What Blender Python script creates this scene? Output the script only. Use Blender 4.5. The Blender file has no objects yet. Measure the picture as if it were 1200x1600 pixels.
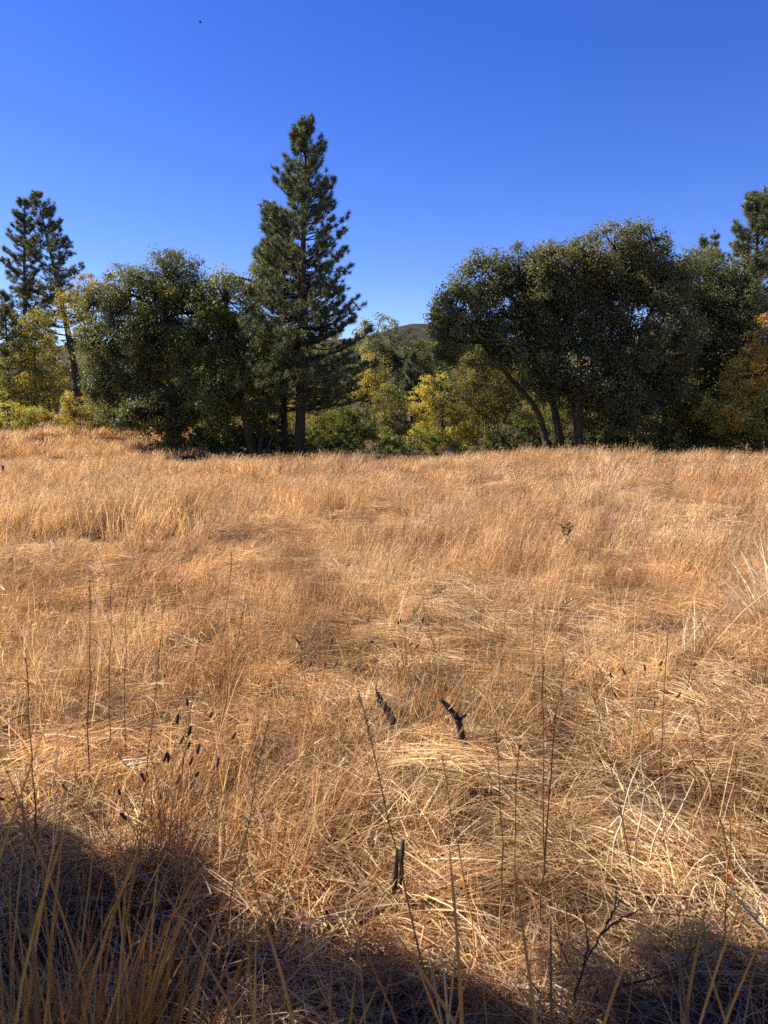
import bpy, math
import numpy as np
from mathutils import Vector

# ------------------------------------------------------------------ camera, sky, sun
rng = np.random.default_rng(20)
scn = bpy.context.scene
COL = scn.collection
F = 26.0 / 36.0 * 1600.0          # focal length in photograph pixels
PITCH = math.radians(7.4)
CAM_Z = 1.62

cam_d = bpy.data.cameras.new('camera')
cam_d.sensor_fit = 'VERTICAL'
cam_d.sensor_height = 36.0
cam_d.sensor_width = 27.0
cam_d.lens = 26.0
cam_d.clip_start = 0.02
cam_d.clip_end = 6000.0
cam_d.dof.use_dof = True
cam_d.dof.focus_distance = 9.0
cam_d.dof.aperture_fstop = 7.5
cam = bpy.data.objects.new('camera', cam_d)
COL.objects.link(cam)
cam.location = (0, 0, CAM_Z)
cam.rotation_euler = (math.radians(90) - PITCH, 0, 0)
scn.camera = cam

SUN_EL = math.radians(42)
SUN_AZ = math.radians(-74)         # clockwise from +Y seen from above: to the left of the view
SUN = Vector((math.cos(SUN_EL) * math.sin(SUN_AZ), math.cos(SUN_EL) * math.cos(SUN_AZ), math.sin(SUN_EL)))

world = bpy.data.worlds.new('World')
scn.world = world
world.use_nodes = True
wn, wl = world.node_tree.nodes, world.node_tree.links
wn.clear()
sky = wn.new('ShaderNodeTexSky')
sky.sky_type = 'NISHITA'
sky.sun_disc = False
sky.sun_elevation = SUN_EL
sky.sun_rotation = SUN_AZ
sky.altitude = 900
sky.air_density = 1.0
sky.dust_density = 0.25
sky.ozone_density = 3.0
hs = wn.new('ShaderNodeHueSaturation')
hs.inputs['Hue'].default_value = 0.527
hs.inputs['Saturation'].default_value = 1.325
bg = wn.new('ShaderNodeBackground')
bg.inputs['Strength'].default_value = 0.089
wo = wn.new('ShaderNodeOutputWorld')
wl.new(sky.outputs[0], hs.inputs['Color'])
wl.new(hs.outputs[0], bg.inputs['Color'])
wl.new(bg.outputs[0], wo.inputs['Surface'])

sun_d = bpy.data.lights.new('sun', 'SUN')
sun_d.energy = 5.0
sun_d.angle = math.radians(0.53)
sun_d.color = (1.0, 0.93, 0.82)
sun = bpy.data.objects.new('sun', sun_d)
COL.objects.link(sun)
sun.location = SUN * 50
sun.rotation_euler = (-SUN).to_track_quat('-Z', 'Y').to_euler()

vs = scn.view_settings
vs.view_transform = 'Standard'
vs.look = 'None'
vs.exposure = 1.18
vs.gamma = 1.0
vs.use_curve_mapping = False
scn.cycles.max_bounces = 3
scn.cycles.diffuse_bounces = 3
scn.cycles.glossy_bounces = 2
scn.cycles.transmission_bounces = 3
scn.cycles.transparent_max_bounces = 4
scn.cycles.use_denoising = False


# ------------------------------------------------------------------ helpers
def smooth(a, b, x):
    t = np.clip((np.asarray(x, float) - a) / (b - a), 0, 1)
    return t * t * (3 - 2 * t)


def unit(v):
    return v / (np.linalg.norm(v, axis=-1, keepdims=True) + 1e-9)


_perm = np.random.default_rng(5).random((256, 256))


def vnoise(x, y):
    x = np.asarray(x, float); y = np.asarray(y, float)
    xi = np.floor(x).astype(int); yi = np.floor(y).astype(int)
    fx = x - xi; fy = y - yi
    fx = fx * fx * (3 - 2 * fx); fy = fy * fy * (3 - 2 * fy)
    g = lambda a, b: _perm[a & 255, b & 255]
    return (g(xi, yi) * (1 - fx) + g(xi + 1, yi) * fx) * (1 - fy) + (g(xi, yi + 1) * (1 - fx) + g(xi + 1, yi + 1) * fx) * fy


def fbm(x, y, s, o=4, seed=0.0):
    x = np.asarray(x, float) / s + seed * 17.3; y = np.asarray(y, float) / s + seed * 9.1
    a, v, n = 1.0, 0.0, 0.0
    for _ in range(o):
        v = v + a * vnoise(x, y); n += a
        a *= 0.5; x = x * 2.03 + 3.7; y = y * 2.03 + 1.9
    return v / n


def height(x, y):
    x = np.asarray(x, float); y = np.asarray(y, float)
    z = 0.22 * (fbm(x, y, 7.0, 3, 1) - 0.5) * smooth(3, 9, y)
    z = z + 0.10 * (fbm(x, y, 0.9, 2, 2) - 0.5) + 0.09 * (fbm(x, y, 0.38, 2, 9) - 0.5)
    z = z + 0.34 * np.exp(-((x - 8.5) / 9) ** 2 - ((y - 25) / 5.0) ** 2) - 0.42 * smooth(14, 31, y)
    z = z + 1.02 * smooth(30, 43, y) * smooth(-7.5, -13, x) * (1 - smooth(60, 120, y) * 0.5)
    z = z + 0.16 * np.exp(-((x + 4.6) / 1.6) ** 2 - ((y - 10.6 + 0.3 * (x + 4.0)) / 0.7) ** 2)
    z = z - 0.18 * np.exp(-((x + 4.0) / 1.5) ** 2 - ((y - 9.55 + 0.3 * (x + 4.0)) / 0.4) ** 2)
    z = z - 0.10 * smooth(28, 33, y) * smooth(3, 7, x) * (1 - smooth(40, 70, y)) + 0.5 * smooth(45, 90, y)
    z = z + 7.0 * smooth(90, 330, y)
    return z


def ray(u, v):
    cx = (u - 600.0) / F; cy = (800.0 - v) / F
    return np.array([cx, math.cos(PITCH) + cy * math.sin(PITCH), -math.sin(PITCH) + cy * math.cos(PITCH)])


def at(u, v, Y):                                     # the place at distance Y that the photograph shows at (u, v)
    d = ray(u, v); t = Y / d[1]
    return np.array([d[0] * t, Y, CAM_Z + d[2] * t])


def on_ground(u, v):                                 # where the ground shows at (u, v)
    d = ray(u, v); t = 0.5
    for _ in range(4000):
        p = d * t
        if CAM_Z + p[2] <= float(height(p[0], p[1])):
            break
        t += 0.02
    return np.array([p[0], p[1], float(height(p[0], p[1]))])


def mesh_of(name, verts, faces, mat=None, cols=None, smooth_shade=False, extra=None):
    v = np.asarray(verts, np.float32); f = np.asarray(faces, np.int32)
    me = bpy.data.meshes.new(name)
    me.vertices.add(len(v)); me.vertices.foreach_set('co', v.ravel())
    if len(f):
        k = f.shape[1]
        me.loops.add(f.size); me.loops.foreach_set('vertex_index', f.ravel())
        me.polygons.add(len(f))
        me.polygons.foreach_set('loop_start', np.arange(0, f.size, k, dtype=np.int32))
        me.polygons.foreach_set('use_smooth', np.full(len(f), smooth_shade))
    if cols is not None:
        a = me.attributes.new('col', 'FLOAT_COLOR', 'POINT')
        c = np.ones((len(v), 4), np.float32); c[:, :3] = cols
        a.data.foreach_set('color', c.ravel())
    for k_, (typ, arr) in (extra or {}).items():
        a = me.attributes.new(k_, typ, 'POINT')
        arr = np.asarray(arr)
        key = {'FLOAT': 'value', 'INT': 'value', 'BOOLEAN': 'value', 'FLOAT_VECTOR': 'vector'}[typ]
        a.data.foreach_set(key, arr.ravel())
    me.update(calc_edges=True)
    if mat is not None:
        me.materials.append(mat)
    return me


def obj(name, me, parent=None, loc=None):
    o = bpy.data.objects.new(name, me)
    COL.objects.link(o)
    if parent is not None:
        o.parent = parent
    if loc is not None:
        o.location = loc
    return o


def tag(o, label=None, cat=None, group=None, kind=None):
    if label: o['label'] = label
    if cat: o['category'] = cat
    if group: o['group'] = group
    if kind: o['kind'] = kind
    return o


class Geo:
    """collects tubes, strips and loose faces as triangles"""
    def __init__(s): s.v = []; s.f = []; s.c = []; s.n = 0

    def add(s, v, f, col=(1, 1, 1)):
        v = np.asarray(v, float); f = np.asarray(f, int)
        s.v.append(v); s.f.append(f + s.n); s.n += len(v)
        c = np.asarray(col, float)
        s.c.append(np.broadcast_to(c, (len(v), 3)) if c.ndim == 1 else c)

    def tube(s, pts, rad, sides=6, col=(1, 1, 1), cap=True, rough=0.0):
        pts = np.asarray(pts, float); n = len(pts)
        rad = np.broadcast_to(np.asarray(rad, float), (n,))
        tan = np.gradient(pts, axis=0); tan /= np.linalg.norm(tan, axis=1)[:, None] + 1e-9
        ref = np.array([0.0, 1.0, 0.0]) if abs(tan[0][1]) < 0.8 else np.array([1.0, 0, 0])
        a = np.arange(sides) * 2 * math.pi / sides
        vv = []
        for i in range(n):
            u = np.cross(tan[i], ref); u /= np.linalg.norm(u) + 1e-9
            w = np.cross(tan[i], u)
            r = rad[i] * (1 + rough * (rng.random(sides) - 0.5))
            vv.append(pts[i] + (np.cos(a) * r)[:, None] * u + (np.sin(a) * r)[:, None] * w)
        vv = np.concatenate(vv)
        i, j = np.meshgrid(np.arange(n - 1), np.arange(sides), indexing='ij')
        i = i.ravel(); j = j.ravel(); k = (j + 1) % sides
        q0 = i * sides + j; q1 = i * sides + k; q2 = (i + 1) * sides + k; q3 = (i + 1) * sides + j
        ff = np.concatenate([np.stack([q0, q1, q2], 1), np.stack([q0, q2, q3], 1)])
        if cap:
            top = (n - 1) * sides
            ff = np.concatenate([ff, np.stack([np.full(sides - 2, top), top + np.arange(1, sides - 1), top + np.arange(2, sides)], 1),
                                 np.stack([np.zeros(sides - 2, int), np.arange(2, sides), np.arange(1, sides - 1)], 1)])
        s.add(vv, ff, col)

    def twigs(s, A, B, C, ra, rb, rc):
        """many three-sided twigs A-B-C at once"""
        A, B, C = (np.asarray(q, float).reshape(-1, 3) for q in (A, B, C))
        n = len(A)
        if n == 0: return
        t = unit(C - A); u = unit(np.cross(t, rng.normal(size=(n, 3)))); w = np.cross(t, u)
        vv = []
        for q, r in ((A, ra), (B, rb), (C, rc)):
            r = np.broadcast_to(np.asarray(r, float), (n,))[:, None]
            for k in range(3):
                a = k * 2 * math.pi / 3
                vv.append(q + (math.cos(a) * u + math.sin(a) * w) * r)
        vv = np.stack(vv, 1).reshape(-1, 3)
        f = []
        for l_ in (0, 3):
            for k in range(3):
                k2 = (k + 1) % 3
                f += [(l_ + k, l_ + k2, l_ + 3 + k2), (l_ + k, l_ + 3 + k2, l_ + 3 + k)]
        ff = (np.arange(n)[:, None, None] * 9 + np.array(f)[None]).reshape(-1, 3)
        s.add(vv, ff)

    def mesh(s, name, mat, smooth_shade=True):
        return mesh_of(name, np.concatenate(s.v), np.concatenate(s.f), mat, np.concatenate(s.c), smooth_shade)


def curve(pts, n):                                    # Catmull-Rom through pts
    p = np.asarray(pts, float)
    if len(p) == 2:
        t = np.linspace(0, 1, n)[:, None]
        return p[0] * (1 - t) + p[1] * t
    e = np.concatenate([[2 * p[0] - p[1]], p, [2 * p[-1] - p[-2]]])
    out = []
    for q in np.linspace(0, len(p) - 1, n):
        i = min(int(q), len(p) - 2); t = q - i
        a, b, c, d = e[i:i + 4]
        out.append(0.5 * (2 * b + (c - a) * t + (2 * a - 5 * b + 4 * c - d) * t * t + (3 * b - a - 3 * c + d) * t ** 3))
    return np.array(out)


# ------------------------------------------------------------------ materials
def new_mat(name):
    m = bpy.data.materials.new(name); m.use_nodes = True
    n, l = m.node_tree.nodes, m.node_tree.links
    n.clear()
    return m, n, l


def leafy(name, rough=0.45, spec=0.5, trans=0.3, tcol=(1.25, 1.15, 0.6), tint=False, amt=0.25):
    m, n, l = new_mat(name)
    at_ = n.new('ShaderNodeAttribute'); at_.attribute_name = 'col'
    col = at_.outputs['Color']
    geo = n.new('ShaderNodeNewGeometry')
    no = n.new('ShaderNodeTexNoise'); no.inputs['Scale'].default_value = 9.0; no.inputs['Detail'].default_value = 3
    l.new(geo.outputs['Position'], no.inputs['Vector'])
    mr = n.new('ShaderNodeMapRange'); mr.inputs[3].default_value = 1 - amt; mr.inputs[4].default_value = 1 + amt
    l.new(no.outputs['Fac'], mr.inputs[0])
    m2 = n.new('ShaderNodeMix'); m2.data_type = 'RGBA'; m2.blend_type = 'MULTIPLY'; m2.inputs[0].default_value = 1.0
    l.new(col, m2.inputs[6]); l.new(mr.outputs[0], m2.inputs[7]); col = m2.outputs[2]
    if tint:                                          # drier, redder and paler drifts across the meadow
        for sc_, lo, hi, c1, c2, sd in ((0.33, 0.40, 0.60, (0.95, 0.84, 0.73), (1.06, 1.06, 1.04), 0), (1.3, 0.38, 0.62, (0.66, 0.60, 0.55), (1.13, 1.13, 1.11), 7.3)):
            mp = n.new('ShaderNodeMapping'); mp.inputs['Location'].default_value = (sd, sd, 0); mp.inputs['Scale'].default_value = (1, 0.75, 0.2)
            nt = n.new('ShaderNodeTexNoise'); nt.inputs['Scale'].default_value = sc_; nt.inputs['Detail'].default_value = 4
            l.new(geo.outputs['Position'], mp.inputs[0]); l.new(mp.outputs[0], nt.inputs['Vector'])
            rp = n.new('ShaderNodeValToRGB')
            rp.color_ramp.elements[0].position = lo; rp.color_ramp.elements[0].color = (*c1, 1)
            rp.color_ramp.elements[1].position = hi; rp.color_ramp.elements[1].color = (*c2, 1)
            l.new(nt.outputs['Fac'], rp.inputs[0])
            m4 = n.new('ShaderNodeMix'); m4.data_type = 'RGBA'; m4.blend_type = 'MULTIPLY'; m4.inputs[0].default_value = 1.0
            l.new(col, m4.inputs[6]); l.new(rp.outputs[0], m4.inputs[7]); col = m4.outputs[2]
    p = n.new('ShaderNodeBsdfPrincipled')
    p.inputs['Roughness'].default_value = rough
    p.inputs['Specular IOR Level'].default_value = spec
    l.new(col, p.inputs['Base Color'])
    tr = n.new('ShaderNodeBsdfTranslucent')
    m3 = n.new('ShaderNodeMix'); m3.data_type = 'RGBA'; m3.blend_type = 'MULTIPLY'; m3.inputs[0].default_value = 1.0
    m3.inputs[7].default_value = (*tcol, 1)
    l.new(col, m3.inputs[6]); l.new(m3.outputs[2], tr.inputs['Color'])
    ms = n.new('ShaderNodeMixShader'); ms.inputs[0].default_value = trans
    l.new(p.outputs[0], ms.inputs[1]); l.new(tr.outputs[0], ms.inputs[2])
    o = n.new('ShaderNodeOutputMaterial'); l.new(ms.outputs[0], o.inputs['Surface'])
    return m


def solid(name, c1, c2, scale, rough=0.85, bump=0.4, stretch=(1, 1, 1), dist=0.02, spec=0.2, c3=None):
    m, n, l = new_mat(name)
    tc = n.new('ShaderNodeTexCoord'); mp = n.new('ShaderNodeMapping'); mp.inputs['Scale'].default_value = stretch
    l.new(tc.outputs['Object'], mp.inputs['Vector'])
    no = n.new('ShaderNodeTexNoise'); no.inputs['Scale'].default_value = scale; no.inputs['Detail'].default_value = 7
    no.inputs['Roughness'].default_value = 0.65
    l.new(mp.outputs[0], no.inputs['Vector'])
    rp = n.new('ShaderNodeValToRGB')
    rp.color_ramp.elements[0].position = 0.32; rp.color_ramp.elements[0].color = (*c1, 1)
    rp.color_ramp.elements[1].position = 0.68; rp.color_ramp.elements[1].color = (*c2, 1)
    if c3:
        e = rp.color_ramp.elements.new(0.78); e.color = (*c3, 1)
    l.new(no.outputs['Fac'], rp.inputs[0])
    p = n.new('ShaderNodeBsdfPrincipled'); p.inputs['Roughness'].default_value = rough
    p.inputs['Specular IOR Level'].default_value = spec
    l.new(rp.outputs[0], p.inputs['Base Color'])
    bp = n.new('ShaderNodeBump'); bp.inputs['Strength'].default_value = bump; bp.inputs['Distance'].default_value = dist
    l.new(no.outputs['Fac'], bp.inputs['Height']); l.new(bp.outputs[0], p.inputs['Normal'])
    o = n.new('ShaderNodeOutputMaterial'); l.new(p.outputs[0], o.inputs['Surface'])
    return m


M_LEAF = leafy('oak_leaf', 0.52, 0.45, 0.42)
M_SOFT = leafy('soft_leaf', 0.55, 0.35, 0.38)
M_NEEDLE = leafy('pine_needle', 0.5, 0.4, 0.25)
M_GRASS = leafy('dry_grass_blade', 0.5, 0.3, 0.42, (1.15, 1.0, 0.75), tint=True, amt=0.12)
M_STALK = leafy('dry_stalk', 0.55, 0.3, 0.2, (1.15, 0.95, 0.7), amt=0.2)
M_BARK = solid('oak_bark', (0.025, 0.017, 0.01), (0.12, 0.082, 0.048), 5.0, bump=0.9, stretch=(1, 1, 0.25), dist=0.05)
M_PBARK = solid('pine_bark', (0.02, 0.013, 0.01), (0.10, 0.055, 0.036), 5.0, bump=0.9, stretch=(1, 1, 0.3), dist=0.05)
M_CHAR = solid('charred_wood', (0.008, 0.007, 0.006), (0.06, 0.048, 0.04), 55.0, 0.75, 1.0, (1, 1, 0.4), 0.01, 0.3, (0.13, 0.105, 0.09))
M_GREY = solid('weathered_wood', (0.42, 0.32, 0.19), (0.8, 0.66, 0.44), 60.0, 0.8, 0.5, (1, 1, 0.3), 0.004)
M_SEED = solid('dark_seed_head', (0.02, 0.012, 0.008), (0.12, 0.07, 0.04), 260.0, 0.9, 1.0, (1, 1, 1), 0.003)


def ground_mat():
    m, n, l = new_mat('thatch_soil')
    geo = n.new('ShaderNodeNewGeometry')
    n1 = n.new('ShaderNodeTexNoise'); n1.inputs['Scale'].default_value = 0.55; n1.inputs['Detail'].default_value = 5
    n2 = n.new('ShaderNodeTexNoise'); n2.inputs['Scale'].default_value = 38.0; n2.inputs['Detail'].default_value = 8
    n2.inputs['Roughness'].default_value = 0.75
    l.new(geo.outputs['Position'], n1.inputs['Vector']); l.new(geo.outputs['Position'], n2.inputs['Vector'])
    r1 = n.new('ShaderNodeValToRGB')
    r1.color_ramp.elements[0].position = 0.3; r1.color_ramp.elements[0].color = (0.085, 0.055, 0.03, 1)
    r1.color_ramp.elements[1].position = 0.7; r1.color_ramp.elements[1].color = (0.22, 0.145, 0.08, 1)
    r2 = n.new('ShaderNodeValToRGB')
    r2.color_ramp.elements[0].position = 0.35; r2.color_ramp.elements[0].color = (0.25, 0.22, 0.2, 1)
    r2.color_ramp.elements[1].position = 0.65; r2.color_ramp.elements[1].color = (1.0, 1.0, 1.0, 1)
    l.new(n1.outputs['Fac'], r1.inputs[0]); l.new(n2.outputs['Fac'], r2.inputs[0])
    mx = n.new('ShaderNodeMix'); mx.data_type = 'RGBA'; mx.blend_type = 'MULTIPLY'; mx.inputs[0].default_value = 1.0
    l.new(r1.outputs[0], mx.inputs[6]); l.new(r2.outputs[0], mx.inputs[7])
    p = n.new('ShaderNodeBsdfPrincipled'); p.inputs['Roughness'].default_value = 0.95; p.inputs['Specular IOR Level'].default_value = 0.1
    l.new(mx.outputs[2], p.inputs['Base Color'])
    bp = n.new('ShaderNodeBump'); bp.inputs['Strength'].default_value = 0.8; bp.inputs['Distance'].default_value = 0.03
    l.new(n2.outputs['Fac'], bp.inputs['Height']); l.new(bp.outputs[0], p.inputs['Normal'])
    o = n.new('ShaderNodeOutputMaterial'); l.new(p.outputs[0], o.inputs['Surface'])
    return m


# ------------------------------------------------------------------ ground and hill
def grid_axis(lo, hi, fine_lo, fine_hi, step, grow=1.18):
    a = list(np.arange(fine_lo, fine_hi, step))
    s = step
    while a[-1] < hi: s *= grow; a.append(a[-1] + s)
    s = step; b = [a[0]]
    while b[-1] > lo: s *= grow; b.append(b[-1] - s)
    return np.array(b[::-1][:-1] + a)


gx = grid_axis(-1500, 1500, -14, 14, 0.25); gy = grid_axis(-60, 3000, -3, 40, 0.25)
X, Y = np.meshgrid(gx, gy)
gv = np.stack([X, Y, height(X, Y)], -1).reshape(-1, 3)
nx, ny = len(gx), len(gy)
I, J = np.meshgrid(np.arange(nx - 1), np.arange(ny - 1))
b0 = (J * nx + I).ravel()
ground = obj('ground', mesh_of('ground', gv, np.stack([b0, b0 + 1, b0 + nx + 1, b0 + nx], 1), ground_mat(), smooth_shade=True))
tag(ground, 'dry thatch covered soil of the meadow', kind='structure')

hx = np.linspace(-700, 700, 141); hy = np.linspace(300, 900, 61)
X, Y = np.meshgrid(hx, hy)
ridge = 52 + 22 * (fbm(X, Y, 260, 4, 3) - 0.5) + 13 * np.exp(-((X - 24) / 30) ** 2)
Z = 4 + ridge * smooth(310, 560, Y + 40 * (fbm(X, Y, 120, 3, 4) - 0.5)) * (1 - 0.25 * smooth(600, 900, Y)) + 5 * (fbm(X, Y, 30, 3, 5) - 0.5)
nx = len(hx)
I, J = np.meshgrid(np.arange(nx - 1), np.arange(len(hy) - 1)); b0 = (J * nx + I).ravel()
M_HILL = solid('hill_scrub', (0.012, 0.016, 0.008), (0.05, 0.044, 0.024), 0.11, 0.95, 1.0, (1, 1, 1), 1.5, 0.1)
hill = obj('hill', mesh_of('hill', np.stack([X, Y, Z], -1).reshape(-1, 3), np.stack([b0, b0 + 1, b0 + nx + 1, b0 + nx], 1), M_HILL, smooth_shade=True))
tag(hill, 'brown scrubby hill far behind the trees', kind='structure')


# ------------------------------------------------------------------ foliage
def leaf_mesh(pos, nrm, length, width, cols, mat, fold=0.25):
    n = len(pos)
    r = unit(rng.normal(size=(n, 3)))
    d = unit(np.cross(nrm, r)); w = np.cross(nrm, d)
    L = (length * rng.uniform(0.65, 1.3, n))[:, None]; W = (width * rng.uniform(0.7, 1.25, n))[:, None]
    a = pos - d * L * 0.5; c = pos + d * L * 0.5
    m = pos - d * L * 0.06 + nrm * W * fold
    b = m + w * W * 0.5; e = m - w * W * 0.5
    v = np.stack([a, b, c, e], 1).reshape(-1, 3)
    i = np.arange(n)[:, None] * 4
    f = np.concatenate([i + [[0, 2, 1]], i + [[0, 3, 2]]])
    return mesh_of('crown', v, f, mat, np.repeat(cols, 4, 0))


def pal_cols(pal, n, key, jitter=0.22):
    """pal: list of colours; key 0..1 per leaf picks along it"""
    pal = np.asarray(pal, float); k = np.clip(key, 0, 0.9999) * (len(pal) - 1)
    i = k.astype(int); t = (k - i)[:, None]
    c = pal[i] * (1 - t) + pal[np.minimum(i + 1, len(pal) - 1)] * t
    return c * GAIN * np.array([1.06, 1.0, 0.74]) * (1 + jitter * rng.normal(size=(n, 1))).clip(0.4, 1.8)


GAIN = 2.45
OAK = [(0.022, 0.032, 0.014), (0.04, 0.05, 0.022), (0.062, 0.068, 0.032), (0.095, 0.088, 0.045)]
OAKG = [(0.028, 0.042, 0.014), (0.05, 0.065, 0.02), (0.085, 0.095, 0.03), (0.13, 0.125, 0.04)]
YG = [(0.04, 0.05, 0.017), (0.08, 0.085, 0.026), (0.135, 0.13, 0.04), (0.20, 0.175, 0.058)]
YEL = [(0.16, 0.14, 0.025), (0.32, 0.25, 0.04), (0.46, 0.33, 0.05), (0.55, 0.38, 0.07)]
ORA = [(0.07, 0.05, 0.018), (0.13, 0.09, 0.028), (0.20, 0.125, 0.038), (0.25, 0.165, 0.055)]
GRN = [(0.03, 0.045, 0.012), (0.06, 0.08, 0.02), (0.11, 0.125, 0.03), (0.17, 0.16, 0.045)]
GREY = [(0.09, 0.10, 0.06), (0.14, 0.15, 0.09), (0.2, 0.2, 0.12), (0.26, 0.25, 0.17)]

N_LEAVES = 0


def broadleaf(name, label, cat, Y, lobes, stems, pal, leaf=(0.115, 0.076), lai=4.9, group=None, mat=None, rc=0.42,
              bark=None, deep=0.85, world=False, tone=1.0):
    """lobes: (u, v, half width, half height[, palette]) read off the photograph at distance Y, each a rounded mass of foliage in
    space; stems: ([(u, v), ...], radius), the trunks"""
    global N_LEAVES
    s = Y / F
    if world:
        C = np.array([l_[0] for l_ in lobes], float); R = np.array([l_[1] for l_ in lobes], float); P = [pal] * len(lobes)
        st = [(np.array(p, float), r) for p, r in stems]
        root = st[0][0][0].copy()
    else:
        C, R, P = [], [], []
        for l_ in lobes:
            dy = rng.uniform(-0.8, 0.8) * l_[2] * s * 0.8
            C.append(at(l_[0], l_[1], Y + dy)); R.append((l_[2] * s, max(l_[2], l_[3]) * s * deep, l_[3] * s)); P.append(l_[4] if len(l_) > 4 else pal)
        C = np.array(C); R = np.array(R)
        bx = at(stems[0][0][0][0], stems[0][0][0][1], Y)
        root = np.array([bx[0], Y, float(height(bx[0], Y))])
        st = []
        for p, r in stems:
            q = [at(a[0], a[1], Y + (0.15 * i * rng.normal())) for i, a in enumerate(p)]
            q[0][2] = float(height(q[0][0], q[0][1])) - 0.15
            st.append((np.array(q), r))
    root[2] = float(height(root[0], root[1]))
    t = bpy.data.objects.new(name, None); COL.objects.link(t); t.location = root; t.empty_display_size = 0.5
    tag(t, label, cat, group)
    bark = bark or M_BARK
    tips = []
    for k, (q, r) in enumerate(st):
        c = curve(q, 4 * len(q)); c[1:-1] += rng.normal(size=(len(c) - 2, 3)) * r * 0.16
        rad = r * np.linspace(1.0, 0.42, len(c)); rad[0] *= 1.45; rad[1] *= 1.1
        g = Geo(); g.tube(c - root, rad, 8, rough=0.25)
        obj('trunk', g.mesh('trunk', bark), t)
        tips.append(c)
    allpts = np.concatenate(tips)
    big = max(r for _, r in st)
    # a limb from the trunks into every mass of foliage
    limb_pts = []
    tw = Geo()
    allc = []
    for c0, r0 in zip(C, R):
        cand = allpts[(allpts[:, 2] < c0[2] + 0.2) & (allpts[:, 2] > root[2] + 0.25 * (c0[2] - root[2]))]
        if len(cand) == 0: cand = allpts
        p0 = cand[np.argmin(np.linalg.norm(cand - c0, axis=1) - 0.3 * cand[:, 2])]
        mid = (p0 + c0) / 2 + rng.normal(size=3) * 0.12 * np.linalg.norm(c0 - p0) + [0, 0, 0.08 * np.linalg.norm(c0 - p0)]
        end = c0 + (c0 - mid) * 0.35
        c = curve([p0, mid, c0, end], 10)
        g = Geo(); g.tube(c - root, big * np.linspace(0.45, 0.12, 10), 6, rough=0.2)
        obj('limb', g.mesh('limb', bark), t)
        limb_pts.append(c)
    # twig tips and leaves
    pos, nrm, colr = [], [], []
    la = leaf[0] * leaf[1] * 0.5
    for li, (c0, r0) in enumerate(zip(C, R)):
        area = math.pi * r0[0] * r0[2]
        nl = int(lai * area / la * (0.6 + 0.4 * r0[1] / r0[0]))
        ncl = max(6, int(nl / 34))
        d = unit(rng.normal(size=(ncl, 3)))
        rr = 0.42 + 0.58 * rng.random(ncl) ** 0.55
        bump = 0.80 + 0.30 * rng.random(ncl)
        cc = c0 + d * (rr * bump)[:, None] * r0
        cc = cc[cc[:, 2] > height(cc[:, 0], cc[:, 1]) + 0.12]
        if not world:                                 # hollows between the boughs
            w_ = np.sin(cc[:, 0] * 3.1 + 1.3 * np.sin(cc[:, 2] * 2.3)) + np.sin(cc[:, 1] * 2.7 + 0.8) + np.sin(cc[:, 2] * 3.7 + 1.7 * np.sin(cc[:, 0] * 1.9))
            cc = cc[w_ > -1.05 + 0.45 * rng.normal(size=len(cc))]
        ncl = len(cc)
        if ncl == 0: continue
        ck = rng.random(ncl)
        per = rng.integers(16, 52, ncl)
        idx = np.repeat(np.arange(ncl), per)
        n = len(idx)
        rcl = rc * rng.uniform(0.6, 1.25, ncl) * min(1.0, 0.35 + r0.min() * 0.6)
        off = unit(rng.normal(size=(n, 3))) * (rcl[idx] * 1.05 * rng.random(n) ** 0.6)[:, None] * [1, 1, 0.72]
        p = cc[idx] + off
        ok = p[:, 2] > height(p[:, 0], p[:, 1]) + 0.03
        p = p[ok]; idx = idx[ok]; off = off[ok]; n = len(p)
        out = unit(cc - c0)
        nm = unit(0.6 * out[idx] + 0.6 * unit(off) + np.array([0, 0, 0.5]) + 0.55 * rng.normal(size=(ncl, 3))[idx] + 0.42 * rng.normal(size=(n, 3)))
        key = 0.68 * ck[idx] + 0.32 * rng.random(n)
        pos.append(p); nrm.append(nm); colr.append(pal_cols(P[li], n, key) * tone)
        L = limb_pts[li]
        q = cc[rng.random(ncl) < (0.55 if ncl < 200 else 0.3)]
        b = L[np.argmin(np.linalg.norm(L[None] - q[:, None], axis=2), axis=1)]
        dl = np.linalg.norm(q - b, axis=1)[:, None]
        tw.twigs(b - root, (b + q) / 2 + rng.normal(size=q.shape) * 0.1 * dl - root, q - root, big * 0.13, big * 0.085, 0.008)
    pos = np.concatenate(pos); nrm = np.concatenate(nrm); colr = np.concatenate(colr)
    N_LEAVES += len(pos)
    cr = obj('crown', leaf_mesh(pos - root, nrm, leaf[0], leaf[1], colr, mat or M_LEAF), t)
    cr['kind'] = 'stuff'
    if tw.n:
        b = obj('twigs', tw.mesh('twigs', bark), t); b['kind'] = 'stuff'
    return t


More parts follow.
